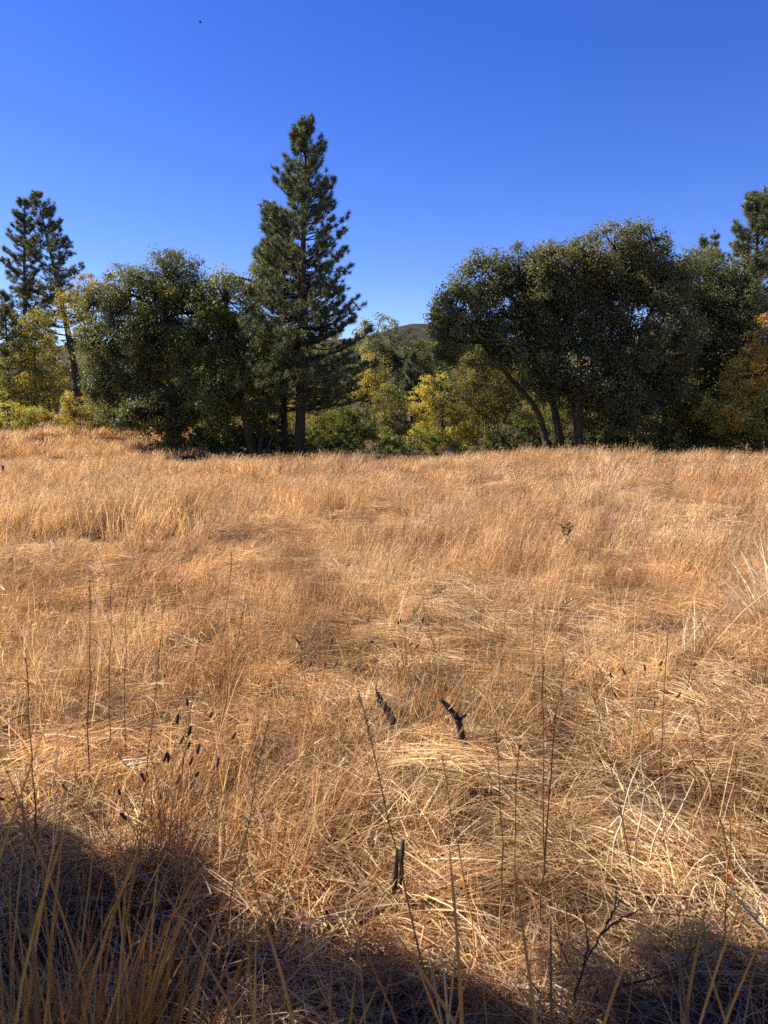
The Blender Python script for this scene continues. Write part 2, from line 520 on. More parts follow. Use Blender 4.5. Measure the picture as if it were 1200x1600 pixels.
def pine(name, label, Y, base, top, half, start=0.18, whorls=26, nb=6, trunk_r=0.2, group=None, pal=None, tuft=0.2, dens=1.0, sparse=0.0, lowpow=0.8, need=26):
    global N_LEAVES
    p0 = at(base[0], base[1], Y); p1 = at(top[0], top[1], Y)
    p0[2] = float(height(p0[0], p0[1])) - 0.1
    root = np.array([p0[0], p0[1], p0[2] + 0.1]); s = Y / F
    H = p1[2] - p0[2]; Rm = half * s
    pal = pal or [(0.020, 0.030, 0.018), (0.036, 0.048, 0.028), (0.060, 0.068, 0.04), (0.095, 0.09, 0.058)]
    t = bpy.data.objects.new(name, None); COL.objects.link(t); t.location = root
    tag(t, label, 'tree', group)
    c = curve([p0, (p0 + p1) / 2 + np.array([0.012 * H * rng.normal(), 0.01 * H * rng.normal(), 0]), p1], 16)
    g = Geo(); rad = trunk_r * (1 - np.linspace(0, 1, 16)) ** 0.8 + 0.015; rad[0] *= 1.25
    g.tube(c - root, rad, 8, rough=0.2)
    obj('trunk', g.mesh('trunk', M_PBARK), t)
    br = Geo(); tp, td, ta, tc = [], [], [], []
    for w in range(whorls):
        f = start + (1 - start) * ((w + rng.uniform(-0.3, 0.3)) / whorls)
        f = min(max(f, start), 0.995)
        k = f * 15; i = int(k); o = c[i] * (1 - (k - i)) + c[min(i + 1, 15)] * (k - i)
        q = (1 - f) / (1 - start)
        Lm = Rm * min(1.0, (0.06 + 1.0 * q ** lowpow)) * (1 if q < 0.8 else 1 - 1.2 * (q - 0.8))
        for b in range(nb):
            if rng.random() < sparse: continue
            az = rng.random() * 2 * math.pi
            L = Lm * rng.uniform(0.55, 1.12)
            up = 0.75 * (1 - q) + 0.05 + 0.12 * rng.normal()
            dr = np.array([math.cos(az), math.sin(az), up]); dr /= np.linalg.norm(dr)
            e1 = o + dr * L * 0.55 - [0, 0, 0.04 * L]; e2 = o + dr * L + [0, 0, 0.10 * L]
            pts = curve([o, e1, e2], 6)
            br.tube(pts - root, np.linspace(0.012 + 0.014 * L, 0.008, 6), 4, cap=False)
            nt = max(3, int(dens * (3 + L * 5.5)))
            side = unit(np.cross(dr, [0, 0, 1]))
            for j in range(nt):
                a = 1 - 0.66 * rng.random() ** 1.5 if j else 1.0
                m_ = a * 5; i2 = min(int(m_), 4); bp = pts[i2] * (1 - (m_ - i2)) + pts[i2 + 1] * (m_ - i2)
                off = side * rng.normal() * 0.26 * L * (0.25 + 0.75 * (1.15 - a)) + np.array([0, 0, abs(rng.normal()) * 0.10 + 0.02])
                tip = bp + off
                if j: ta.append(bp); tc.append(tip)
                tp.append(tip); td.append(unit(0.8 * dr + 0.8 * off / (np.linalg.norm(off) + 0.05) + np.array([0, 0, 0.5])))
    ta = np.array(ta) - root; tc = np.array(tc) - root
    br.twigs(ta, (ta + tc) / 2 - [0, 0, 0.01], tc, 0.012, 0.009, 0.006)
    tp.append(c[-1]); td.append(np.array([0, 0, 1.0]))
    tp = np.array(tp); td = np.array(td); n = len(tp)
    idx = np.repeat(np.arange(n), need); N = len(idx)
    d = unit(td[idx] * 0.55 + unit(rng.normal(size=(N, 3))))
    st = tp[idx] - td[idx] * (rng.random(N) * 0.14)[:, None]
    L = tuft * rng.uniform(0.7, 1.2, N)[:, None]
    w = unit(np.cross(d, rng.normal(size=(N, 3)))) * (0.012 * tuft / 0.2)
    v = np.stack([st - w, st + w, st + d * L], 1).reshape(-1, 3) - root
    f = np.arange(N * 3).reshape(-1, 3)
    ck = rng.random(n)
    cols = pal_cols(pal, N, 0.5 * ck[idx] + 0.5 * rng.random(N))
    N_LEAVES += N // 2
    cr = obj('crown', mesh_of('crown', v, f, M_NEEDLE, np.repeat(cols, 3, 0)), t); cr['kind'] = 'stuff'
    b = obj('branches', br.mesh('branches', M_PBARK), t); b['kind'] = 'stuff'
    return t


# --- the pines and oaks across the meadow
pine('pine_tree', 'tallest pine rising above the oaks near the middle', 33.0, (468, 706), (479, 192), 122, 0.17, 32, 8, 0.24, dens=1.1, lowpow=0.74, tuft=0.2, need=42)
pine('pine_tree', 'shorter slim pine crowding the left flank of the tallest pine', 34.6, (445, 704), (424, 322), 75, 0.3, 22, 7, 0.15, dens=0.95, tuft=0.25, need=30)
broadleaf('oak_tree', 'dark round oak with low foliage at the edge of the straw bank', 'tree', 35.0,
          [(265, 438, 60, 48), (210, 462, 58, 48), (163, 540, 44, 50), (200, 585, 66, 58), (262, 555, 60, 66), (300, 490, 36, 58), (230, 645, 46, 34), (168, 610, 38, 40), (300, 600, 34, 54), (190, 650, 40, 26), (262, 640, 36, 36), (240, 510, 60, 55), (160, 480, 36, 36), (290, 655, 30, 28)],
          [([(276, 696), (273, 640), (264, 570), (258, 480)], 0.24)], OAK)
broadleaf('oak_tree', 'greener oak with several leaning trunks just beside the pines', 'tree', 34.0,
          [(352, 468, 54, 50), (302, 540, 38, 42), (380, 545, 58, 58), (340, 600, 60, 50), (402, 600, 50, 52), (408, 442, 34, 36), (300, 590, 30, 40), (345, 530, 56, 52), (330, 645, 44, 34), (385, 650, 40, 30), (425, 560, 40, 60)],
          [([(398, 702), (380, 640), (366, 560), (352, 480)], 0.2), ([(404, 702), (413, 640), (408, 560)], 0.13), ([(410, 703), (440, 640), (446, 600)], 0.08)], OAKG)
broadleaf('oak_tree', 'leaning oak whose bare lower limbs arch over the yellow bushes', 'tree', 33.2,
          [(765, 432, 46, 44), (722, 498, 44, 46), (700, 535, 26, 42), (795, 495, 52, 50), (838, 450, 42, 52), (765, 548, 50, 34), (850, 545, 50, 50), (812, 425, 42, 40), (735, 460, 46, 46), (800, 540, 46, 42), (690, 500, 24, 38), (848, 490, 46, 50), (855, 595, 34, 36)],
          [([(866, 697), (838, 642), (792, 585), (742, 522)], 0.17), ([(882, 697), (862, 622), (832, 560), (806, 470)], 0.19)], OAK)
broadleaf('oak_tree', 'largest spreading oak with grey glinting leaves', 'tree', 32.2,
          [(900, 425, 58, 52), (955, 392, 50, 42), (1008, 382, 40, 36), (900, 500, 64, 56), (980, 470, 66, 58), (1042, 440, 46, 52), (920, 585, 56, 42), (990, 556, 66, 58), (884, 605, 28, 32), (1050, 520, 50, 56), (965, 612, 50, 42), (1015, 610, 46, 50), (930, 632, 56, 40), (1000, 645, 52, 40), (1050, 590, 50, 50), (860, 420, 44, 44), (945, 440, 60, 54), (935, 530, 60, 54), (1010, 430, 50, 50), (870, 470, 44, 50), (890, 565, 44, 40)],
          [([(905, 697), (903, 640), (915, 560), (932, 470)], 0.22), ([(930, 697), (958, 660), (988, 600), (1000, 520)], 0.16)],
          [(0.025, 0.032, 0.018), (0.045, 0.05, 0.028), (0.075, 0.076, 0.044), (0.12, 0.108, 0.066)])
broadleaf('oak_tree', 'shadowed oak between the largest oak and the orange tree', 'tree', 34.6,
          [(1100, 432, 46, 46), (1076, 500, 48, 54), (1122, 500, 46, 60), (1094, 585, 50, 54), (1056, 625, 48, 46), (1150, 550, 36, 56), (1100, 530, 56, 56), (1075, 440, 44, 44), (1130, 600, 46, 50), (1100, 655, 56, 38), (1040, 660, 50, 34), (1160, 480, 34, 50), (1145, 430, 30, 36)],
          [([(1078, 697), (1083, 600), (1098, 500)], 0.18), ([(1060, 697), (1050, 640), (1035, 590)], 0.1)], OAK)

# --- pines at the two ends
pine('pine_tree', 'tall upright pine at the far end beyond the yellow-green tree', 60.0, (48, 665), (38, 310), 46, 0.3, 26, 6, 0.28, sparse=0.04, tuft=0.27, lowpow=0.5, dens=0.95, need=34)
pine('pine_tree', 'tall pine with a slanting trunk leaning toward its neighbour', 59.0, (132, 665), (57, 303), 56, 0.36, 24, 6, 0.32, sparse=0.12, tuft=0.27, lowpow=0.55, dens=0.9, need=34)
pine('pine_tree', 'thin young pine with a bare stem at the meadow edge', 44.0, (12, 660), (6, 455), 36, 0.42, 14, 6, 0.1)
pine('pine_tree', 'tall pine behind the orange tree', 44.0, (1184, 700), (1181, 306), 92, 0.22, 30, 8, 0.26, dens=0.9, tuft=0.3, lowpow=0.6)
pine('pine_tree', 'distant pine top poking out beside the tall end pine', 62.0, (1117, 690), (1117, 360), 34, 0.4, 16, 6, 0.16, tuft=0.3)
pine('pine_tree', 'distant narrow pine top just above the shadowed oak', 63.0, (1097, 690), (1098, 366), 34, 0.4, 16, 6, 0.16, tuft=0.3)
pine('pine_tree', 'small conical conifer in the gap behind the yellow bushes', 46.0, (643, 672), (644, 548), 38, 0.05, 16, 7, 0.09, tuft=0.2, dens=1.5)
# --- softer trees and bushes: yellow, orange and green
def bush(label, Y, lobes, pal, name='bush', cat='bush', leaf=(0.10, 0.06), lai=2.7, rc=0.34, stem_r=0.03):
    cx = sum(l_[0] for l_ in lobes) / len(lobes)
    low = max(lobes, key=lambda l_: l_[1])
    vb = 706
    x0 = min(l_[0] - l_[2] for l_ in lobes); x1 = max(l_[0] + l_[2] for l_ in lobes)
    gz = float(height((cx - 600) / F * Y, Y)); vg = 800 + F * math.tan(math.atan2(CAM_Z - gz, Y) - PITCH)
    foot = max(l_[1] + l_[3] * 0.6 for l_ in lobes)
    if vg - foot > 8:                                 # skirts of foliage down to the ground
        k = max(2, int((x1 - x0) / 40)); hh = (vg - foot) * 0.6 + 10
        lobes = lobes + [(x0 + (x1 - x0) * (i + 0.5) / k, vg - hh * 0.8, (x1 - x0) / k * 0.7, hh) for i in range(k)]
    st = [([(cx + dx * 0.2, vb), (cx + dx * 0.6, (low[1] + vb) / 2), (cx + dx, low[1] - 6)], stem_r) for dx in (-9, 2, 11)]
    return broadleaf(name, label, cat, Y, lobes, st, pal, leaf, lai, mat=M_SOFT, rc=rc, tone=0.82)


def soft_tree(label, Y, lobes, pal, trunk, r=0.1, leaf=(0.12, 0.08), lai=2.2, rc=0.42, name='autumn_tree', tone=0.68):
    return broadleaf(name, label, 'tree', Y, lobes, [(trunk, r)], pal, leaf, lai, mat=M_SOFT, rc=rc, tone=tone)


soft_tree('pale grey-green tree seen in the gap beside the tallest pine', 55, [(592, 508, 30, 24), (572, 524, 28, 26), (590, 545, 34, 28)], GREY, [(585, 690), (587, 560)], 0.14, (0.16, 0.1), 1.5)
soft_tree('dark rounded oak below the hill in the gap', 50, [(622, 538, 38, 32), (598, 555, 34, 34), (662, 562, 28, 34), (612, 585, 34, 30), (655, 590, 28, 32), (630, 610, 44, 36)], OAK, [(632, 690), (632, 580)], 0.16, (0.14, 0.09), 2.4, name='oak_tree')
soft_tree('light green tree on the slope under the hill', 58, [(648, 548, 22, 16), (668, 552, 24, 24)], YG, [(658, 690), (658, 580)], 0.1, (0.16, 0.1), 2.0)
soft_tree('golden tree standing right of the tallest pine', 44, [(585, 576, 25, 26), (574, 606, 24, 26), (596, 610, 18, 24)], [(0.06, 0.055, 0.02), (0.11, 0.095, 0.03), (0.16, 0.135, 0.045), (0.22, 0.175, 0.065)], [(584, 690), (584, 600)], 0.08, lai=3.2, tone=1.15)
soft_tree('yellow-green tree in front of the upright far pine', 45, [(50, 520, 34, 38), (66, 570, 44, 44), (30, 580, 36, 48), (82, 612, 32, 36), (20, 620, 34, 30)], [(0.06, 0.07, 0.018), (0.12, 0.12, 0.03), (0.2, 0.18, 0.045), (0.26, 0.22, 0.06)], [(56, 672), (54, 560)], 0.12)
soft_tree('thin yellow tree showing above the dark round oak', 50, [(132, 455, 30, 30), (116, 492, 32, 36), (101, 468, 14, 18), (150, 440, 24, 20), (185, 440, 26, 26)], [(0.07, 0.075, 0.02), (0.14, 0.13, 0.03), (0.24, 0.19, 0.05), (0.3, 0.24, 0.07)], [(140, 672), (138, 500)], 0.12, lai=1.5)
soft_tree('orange and gold tree at the end of the oaks', 31.6, [(1158, 600, 34, 38, [(0.06, 0.055, 0.017), (0.11, 0.095, 0.025), (0.18, 0.15, 0.04), (0.26, 0.2, 0.055)]), (1120, 648, 36, 34, [(0.05, 0.05, 0.015), (0.09, 0.08, 0.022), (0.15, 0.125, 0.034), (0.22, 0.175, 0.05)]), (1195, 530, 28, 38, ORA), (1178, 585, 40, 42, [(0.1, 0.075, 0.02), (0.2, 0.14, 0.03), (0.32, 0.21, 0.05), (0.4, 0.27, 0.07)]), (1205, 640, 44, 48, YG), (1235, 575, 40, 50, ORA), (1150, 640, 38, 42, [(0.05, 0.05, 0.015), (0.1, 0.085, 0.02), (0.17, 0.13, 0.03), (0.24, 0.18, 0.04)])], YEL, [(1200, 700), (1196, 590)], 0.1, (0.1, 0.06), lai=3.4, tone=1.25)
bush('brown-green thicket below the orange tree', 32.4, [(1112, 640, 36, 36), (1080, 662, 32, 28), (1140, 668, 36, 30), (1185, 670, 36, 30)], [(0.03, 0.03, 0.012), (0.06, 0.055, 0.018), (0.12, 0.10, 0.025), (0.2, 0.16, 0.04)])
bush('small pale yellow-green bush at the foot of the shadowed oak', 32.6, [(1042, 668, 15, 14)], YG, rc=0.25)
bush('brightest yellow bush in the open gap', 41, [(655, 630, 22, 30), (680, 604, 24, 22), (664, 662, 28, 26), (706, 632, 34, 38, [(0.035, 0.04, 0.014), (0.07, 0.07, 0.022), (0.12, 0.11, 0.032), (0.18, 0.15, 0.045)])], [(0.10, 0.10, 0.025), (0.19, 0.175, 0.04), (0.29, 0.26, 0.06), (0.39, 0.33, 0.085)])
bush('olive-yellow thicket under the leaning oak', 42, [(752, 612, 42, 48), (795, 640, 44, 44), (735, 655, 44, 36), (728, 572, 30, 24), (775, 580, 38, 30)], [(0.035, 0.038, 0.014), (0.065, 0.065, 0.02), (0.11, 0.10, 0.03), (0.17, 0.14, 0.042)])
bush('yellow-green bush below the golden tree', 40, [(606, 630, 24, 34), (592, 662, 30, 28), (618, 664, 24, 26)], YG)
bush('dark green bush at the right foot of the tallest pine', 37, [(566, 662, 30, 30), (536, 656, 30, 34)], OAKG)
bush('low dark green bush at the grass edge in the gap', 36.5, [(640, 680, 26, 14), (668, 684, 22, 12), (612, 684, 22, 14)], GRN, rc=0.25)
bush('green bush row along the straw bank below the thin young pine', 41.5, [(18, 646, 34, 18), (58, 648, 30, 18), (-16, 648, 30, 18)], [(0.09, 0.10, 0.03), (0.17, 0.165, 0.05), (0.26, 0.24, 0.08), (0.34, 0.29, 0.11)])
bush('golden bush on the bank between green bushes', 41, [(124, 626, 28, 26), (106, 650, 26, 18), (142, 650, 24, 18)], [(0.09, 0.08, 0.025), (0.16, 0.135, 0.04), (0.24, 0.20, 0.06), (0.32, 0.26, 0.09)])
bush('green bush beside the dark round oak on the bank', 40.5, [(172, 652, 26, 17), (200, 656, 22, 15)], YG)
bush('yellow-green bush behind the trunk of the dark round oak', 41, [(300, 650, 34, 34), (262, 672, 28, 22), (335, 668, 34, 26)], YG)
bush('green thicket behind the several leaning trunks', 42, [(372, 655, 34, 36), (415, 650, 36, 36), (395, 675, 40, 24)], [(0.05, 0.06, 0.018), (0.1, 0.1, 0.03), (0.17, 0.15, 0.04), (0.24, 0.2, 0.05)])
bush('olive thicket behind the trunks of the two middle pines', 43, [(470, 650, 38, 40), (512, 640, 40, 42), (490, 675, 44, 24)], [(0.05, 0.055, 0.016), (0.09, 0.09, 0.025), (0.15, 0.14, 0.035), (0.22, 0.18, 0.05)])
bush('green thicket behind the trunks of the largest oak', 44, [(850, 645, 42, 44), (900, 650, 40, 40), (945, 640, 40, 44)], [(0.04, 0.045, 0.014), (0.08, 0.08, 0.022), (0.14, 0.13, 0.035), (0.2, 0.17, 0.045)])
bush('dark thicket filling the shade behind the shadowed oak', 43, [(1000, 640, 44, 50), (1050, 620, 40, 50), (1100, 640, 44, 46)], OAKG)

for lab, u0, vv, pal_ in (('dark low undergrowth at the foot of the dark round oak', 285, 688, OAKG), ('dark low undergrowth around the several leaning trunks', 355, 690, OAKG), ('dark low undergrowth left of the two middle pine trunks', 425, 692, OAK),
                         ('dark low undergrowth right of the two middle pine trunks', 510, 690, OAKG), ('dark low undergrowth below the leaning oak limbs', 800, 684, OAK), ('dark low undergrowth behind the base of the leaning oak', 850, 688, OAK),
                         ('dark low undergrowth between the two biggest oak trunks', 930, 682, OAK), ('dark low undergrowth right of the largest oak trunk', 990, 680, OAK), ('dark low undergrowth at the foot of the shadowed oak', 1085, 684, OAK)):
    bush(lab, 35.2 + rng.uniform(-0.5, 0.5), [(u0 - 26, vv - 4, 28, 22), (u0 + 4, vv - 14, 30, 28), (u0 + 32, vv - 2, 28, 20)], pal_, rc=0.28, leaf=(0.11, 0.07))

# --- wood further back that closes the gaps
back = [(40, 560, 64), (270, 545, 66), (400, 540, 68), (500, 545, 80), (740, 550, 76), (850, 540, 78), (-120, 560, 70), (-30, 600, 62), (90, 590, 66), (210, 570, 72), (330, 555, 74), (450, 560, 70), (545, 560, 78), (690, 565, 72), (790, 545, 74), (900, 530, 70), (1010, 540, 74), (1120, 520, 70), (1230, 510, 66), (1330, 540, 72)]
where = ['behind the yellow-green tree', 'just behind the dark round oak limbs', 'behind the several leaning trunks', 'behind the tallest pine trunk', 'behind the leaning oak crown', 'behind the thicket of the largest oak', 'beyond the frame edge past the bushes on the bank', 'behind the thin young pine', 'behind the golden bush on the bank', 'behind the dark round oak', 'behind the gap between the first two oaks',
         'behind the two middle pines', 'behind the golden tree', 'behind the brightest yellow bush', 'behind the olive-yellow thicket', 'behind the leaning oak trunks', 'behind the largest oak',
         'behind the small pine tops', 'behind the tall end pine', 'past the orange tree out of view']
for (u, v, Yd), w in zip(back, where):
    v = v - 42; h = 690 - v
    broadleaf('woodland_tree', 'far dim woodland tree ' + w, 'tree', Yd, [(u - 25, v + h * 0.45, 42, h * 0.36), (u + 22, v + h * 0.3, 44, h * 0.34), (u, v + h * 0.7, 60, h * 0.32), (u - 45, v + h * 0.6, 40, h * 0.3), (u + 48, v + h * 0.62, 40, h * 0.3)],
              [([(u, 690), (u, v + h * 0.5)], 0.2)], OAKG if int(u) % 20 else [(0.05, 0.055, 0.02), (0.09, 0.09, 0.03), (0.14, 0.13, 0.04), (0.2, 0.17, 0.05)], (0.3, 0.2), 1.2,
              group='woodland trees behind the front row', rc=0.7, tone=0.6)  # tone puts the shade of the distant wood into the leaf colour

# --- the oak whose shade lies over the foreground, standing just outside the view
_keep, rng = rng, np.random.default_rng(77)
broadleaf('oak_tree', 'big oak beside the viewer casting the foreground shade', 'tree', 1.0,
          [((x_, y_, 5.0), (1.5, 1.5, 1.1)) for x_, y_ in ((-9.4, 3.5), (-8.3, 3.15), (-7.1, 2.82), (-5.9, 2.55), (-4.8, 2.2), (-3.7, 1.75), (-2.6, 1.35), (-1.6, 1.1))]
          + [((-8.2, 2.0, 5.3), (2.2, 1.8, 1.3)), ((-6.4, 1.3, 5.3), (2.2, 1.8, 1.4)), ((-4.6, 0.8, 5.3), (2.2, 1.8, 1.4)), ((-2.8, 0.4, 5.3), (2.2, 1.8, 1.3)), ((-6.0, -1.0, 5.8), (3.0, 2.2, 1.6)),
             ((-0.8, -1.7, 5.2), (2.8, 2.4, 1.4)), ((2.0, -2.3, 5.4), (2.6, 2.4, 1.4)), ((-3.6, -2.7, 6.4), (3.4, 2.6, 1.6)), ((0.6, 0.4, 5.6), (2.2, 1.8, 1.0)), ((3.6, 0.0, 5.6), (2.2, 2.0, 1.2)), ((1.0, -3.0, 5.2), (3.0, 2.4, 1.4))],  # unseen overhead boughs, added to block sky light and deepen the foreground shade
          [([(-7.2, -0.5, 0), (-7.0, -0.2, 1.8), (-6.7, 0.2, 3.6), (-6.4, 0.5, 5.2)], 0.3)], OAK, (0.22, 0.16), 8.0, world=True, rc=0.24)
rng = _keep


# ------------------------------------------------------------------ dry grass
STRAW = {'gold': (0.715, 0.50, 0.268), 'pale': (0.91, 0.755, 0.48), 'red': (0.51, 0.30, 0.145), 'brown': (0.24, 0.125, 0.055), 'grey': (0.58, 0.46, 0.27), 'orange': (0.76, 0.35, 0.085), 'rust': (0.60, 0.25, 0.07)}


def straw(kind='gold'):
    return np.array(STRAW[kind]) * rng.uniform(0.7, 1.15) * (1 + 0.06 * rng.normal(size=3))


def strip(g, p, w, col, ref=None):
    """a thin tapering blade through the points p"""
    p = np.asarray(p, float)[None]
    blades(g, p, np.array([w]), np.asarray(col, float)[None], None if ref is None else np.asarray(ref, float)[None])


def blades(g, p, w, col, ref=None):
    """n thin tapering blades; p is n x points x 3"""
    n, m = p.shape[:2]
    t = unit(np.gradient(p, axis=1))
    s_ = unit(np.cross(t, (unit(rng.normal(size=(n, 3))) if ref is None else ref)[:, None, :]))
    ww = w[:, None, None] * ((1 - 0.75 * np.linspace(0, 1, m) ** 1.5) * 0.5)[None, :, None]
    v = np.empty((n, 2 * m - 1, 3))
    v[:, 0:2 * m - 2:2] = (p - s_ * ww)[:, :-1]; v[:, 1:2 * m - 2:2] = (p + s_ * ww)[:, :-1]; v[:, -1] = p[:, -1]
    f = []
    for i in range(m - 2):
        a = 2 * i; f += [(a, a + 1, a + 3), (a, a + 3, a + 2)]
    f.append((2 * m - 4, 2 * m - 3, 2 * m - 2))
    ff = (np.arange(n)[:, None, None] * (2 * m - 1) + np.array(f)[None]).reshape(-1, 3)
    g.add(v.reshape(-1, 3), ff, np.repeat(col, 2 * m - 1, 0))


def straws(kinds, n, tone):
    c = np.array([STRAW[k] for k in kinds])[rng.integers(0, len(kinds), n)]
    return c * rng.uniform(0.75, 1.12, (n, 1)) * (1 + 0.05 * rng.normal(size=(n, 3))) * tone[:, None]


def upright(S, per_m2, per, tr, h, w, lean=0.26, kinds=('gold', 'gold', 'red', 'pale'), wind=0.18, head=0.5, segs=4, hv=0.4, tv=0.28):
    """a patch S across of tufts of standing dry grass"""
    g = Geo(); side = S * 1.25
    T = max(3, int(per_m2 * S * S / per))
    cen = np.zeros((T, 3)); cen[:, :2] = rng.uniform(-side / 2, side / 2, (T, 2))
    ht = h * rng.uniform(1 - hv, 1 + hv, T); tone = rng.uniform(1 - tv, 1 + tv, T)
    tl = rng.normal(size=(T, 2)) * 0.16
    k = np.repeat(np.arange(T), rng.integers(per // 2, per * 3 // 2 + 1, T)); n = len(k)
    a = rng.random(n) * 2 * math.pi; r = tr * np.sqrt(rng.random(n))
    base = cen[k] + np.stack([r * np.cos(a), r * np.sin(a), np.full(n, -0.05)], 1)
    H = ht[k] * rng.uniform(0.45, 1.12, n)
    az = rng.random(n) * 2 * math.pi; ln = np.abs(rng.normal(size=n)) * lean
    d = np.stack([np.cos(az) * ln + wind + tl[k, 0], np.sin(az) * ln + tl[k, 1], np.ones(n)], 1)
    q = np.abs(rng.normal(size=n)) * 0.2
    bend = np.stack([np.cos(az) * q + wind * 0.6, np.sin(az) * q, -0.35 * q - 0.05], 1)
    t = np.linspace(0, 1, segs)[None, :, None]
    p = base[:, None] + (d[:, None] * t + bend[:, None] * t ** 2.2) * H[:, None, None]
    c = straws(kinds, n, tone[k])
    ww = w * rng.uniform(0.6, 1.3, n)
    blades(g, p, ww, c)
    hd = np.repeat(np.flatnonzero(rng.random(n) < head), 4); m = len(hd)   # thin open seed sprays at the tops
    if m:
        up = unit(p[hd, -1] - p[hd, -2])
        k0 = p[hd, -1] + (p[hd, -2] - p[hd, -1]) * rng.uniform(0, 0.55, (m, 1))
        e = k0 + unit(up * 0.9 + rng.normal(size=(m, 3)) * 0.6) * (H[hd] * rng.uniform(0.06, 0.13, m))[:, None]
        s_ = unit(rng.normal(size=(m, 3))) * (w * 0.55)
        g.add(np.stack([k0 - s_, k0 + s_, e], 1).reshape(-1, 3), np.arange(3 * m).reshape(-1, 3), np.repeat(c[hd] * rng.uniform(0.85, 1.15, (m, 1)), 3, 0))
    return g


def mats(S, per_m2, per, hr, L, w, flat=0.22, kinds=('pale', 'pale', 'gold', 'gold', 'grey', 'red'), segs=4, lift=0.10, tv=0.25):
    """a patch S across of flattened straw lying in swirls"""
    g = Geo(); side = S * 1.25
    T = max(3, int(per_m2 * S * S / per))
    cen = np.zeros((T, 3)); cen[:, :2] = rng.uniform(-side / 2, side / 2, (T, 2)); cen[:, 2] = rng.uniform(-0.03, 0.05, T)
    main = rng.random(T) * 2 * math.pi; tone = rng.uniform(1 - tv, 1 + tv * 0.6, T)
    k = np.repeat(np.arange(T), rng.integers(per // 2, per * 3 // 2 + 1, T)); n = len(k)
    a = rng.random(n) * 2 * math.pi; r = hr * np.sqrt(rng.random(n))
    az = main[k] + rng.normal(size=n) * 0.7; l_ = L * rng.uniform(0.35, 1.2, n)
    base = cen[k] + np.stack([r * np.cos(a), r * np.sin(a), rng.uniform(-0.02, 1, n) * lift * (1 - r / hr)], 1)
    el = np.abs(rng.normal(size=n)) * flat; sv = rng.normal(size=n) * 0.3
    d = np.stack([np.cos(az), np.sin(az), el], 1)
    b2 = np.stack([-np.sin(az) * sv, np.cos(az) * sv, -0.9 * el], 1)
    t = np.linspace(0, 1, segs)[None, :, None]
    p = base[:, None] + (d[:, None] * t + b2[:, None] * t ** 2) * l_[:, None, None]
    blades(g, p, w * rng.uniform(0.5, 1.3, n), straws(kinds, n, tone[k]))
    return g


def scatter(name, label, protos, pts, rot, scl, idx, mat):
    """ONE object of kind stuff: its mesh holds the patches once and a point for every copy; nodes set the copies on the points"""
    V, Fc, Cc, gid, isp = [], [], [], [], []
    n = 0
    for k, g in enumerate(protos):
        v = np.concatenate(g.v); V.append(v); Fc.append(np.concatenate(g.f) + n); Cc.append(np.concatenate(g.c))
        gid.append(np.full(len(v), k)); isp.append(np.zeros(len(v), bool)); n += len(v)
    m = len(pts)
    V.append(pts); Cc.append(np.ones((m, 3))); gid.append(np.full(m, -1)); isp.append(np.ones(m, bool))
    tot = n + m
    R = np.zeros((tot, 3), np.float32); R[n:] = rot
    S = np.ones((tot, 3), np.float32); S[n:] = scl
    D = np.zeros(tot, np.int32); D[n:] = idx
    me = mesh_of(name, np.concatenate(V), np.concatenate(Fc), mat, np.concatenate(Cc), False,
                 {'gid': ('INT', np.concatenate(gid).astype(np.int32)), 'is_point': ('BOOLEAN', np.concatenate(isp)), 'rot': ('FLOAT_VECTOR', R),
                  'scl': ('FLOAT_VECTOR', S), 'idx': ('INT', D)})
    o = obj(name, me); tag(o, label, kind='stuff')
    ng = bpy.data.node_groups.new(name + '_scatter', 'GeometryNodeTree')
    ng.interface.new_socket('Geometry', in_out='INPUT', socket_type='NodeSocketGeometry')
    ng.interface.new_socket('Geometry', in_out='OUTPUT', socket_type='NodeSocketGeometry')
    N, Lk = ng.nodes, ng.links
    gi = N.new('NodeGroupInput'); go = N.new('NodeGroupOutput')

    def named(nm, typ):
        a = N.new('GeometryNodeInputNamedAttribute'); a.data_type = typ; a.inputs['Name'].default_value = nm
        return a.outputs['Attribute']
    sep = N.new('GeometryNodeSeparateGeometry'); sep.domain = 'POINT'
    Lk.new(gi.outputs[0], sep.inputs['Geometry']); Lk.new(named('is_point', 'BOOLEAN'), sep.inputs['Selection'])
    sp = N.new('GeometryNodeSplitToInstances'); sp.domain = 'POINT'
    Lk.new(sep.outputs['Inverted'], sp.inputs['Geometry']); Lk.new(named('gid', 'INT'), sp.inputs['Group ID'])
    ip = N.new('GeometryNodeInstanceOnPoints')
    ip.inputs['Pick Instance'].default_value = True
    er = N.new('FunctionNodeEulerToRotation')
    Lk.new(named('rot', 'FLOAT_VECTOR'), er.inputs[0])
    Lk.new(sep.outputs['Selection'], ip.inputs['Points']); Lk.new(sp.outputs['Instances'], ip.inputs['Instance'])
    Lk.new(named('idx', 'INT'), ip.inputs['Instance Index']); Lk.new(er.outputs[0], ip.inputs['Rotation'])
    Lk.new(named('scl', 'FLOAT_VECTOR'), ip.inputs['Scale'])
    Lk.new(ip.outputs['Instances'], go.inputs[0])
    md = o.modifiers.new('scatter', 'NODES'); md.node_group = ng
    return o


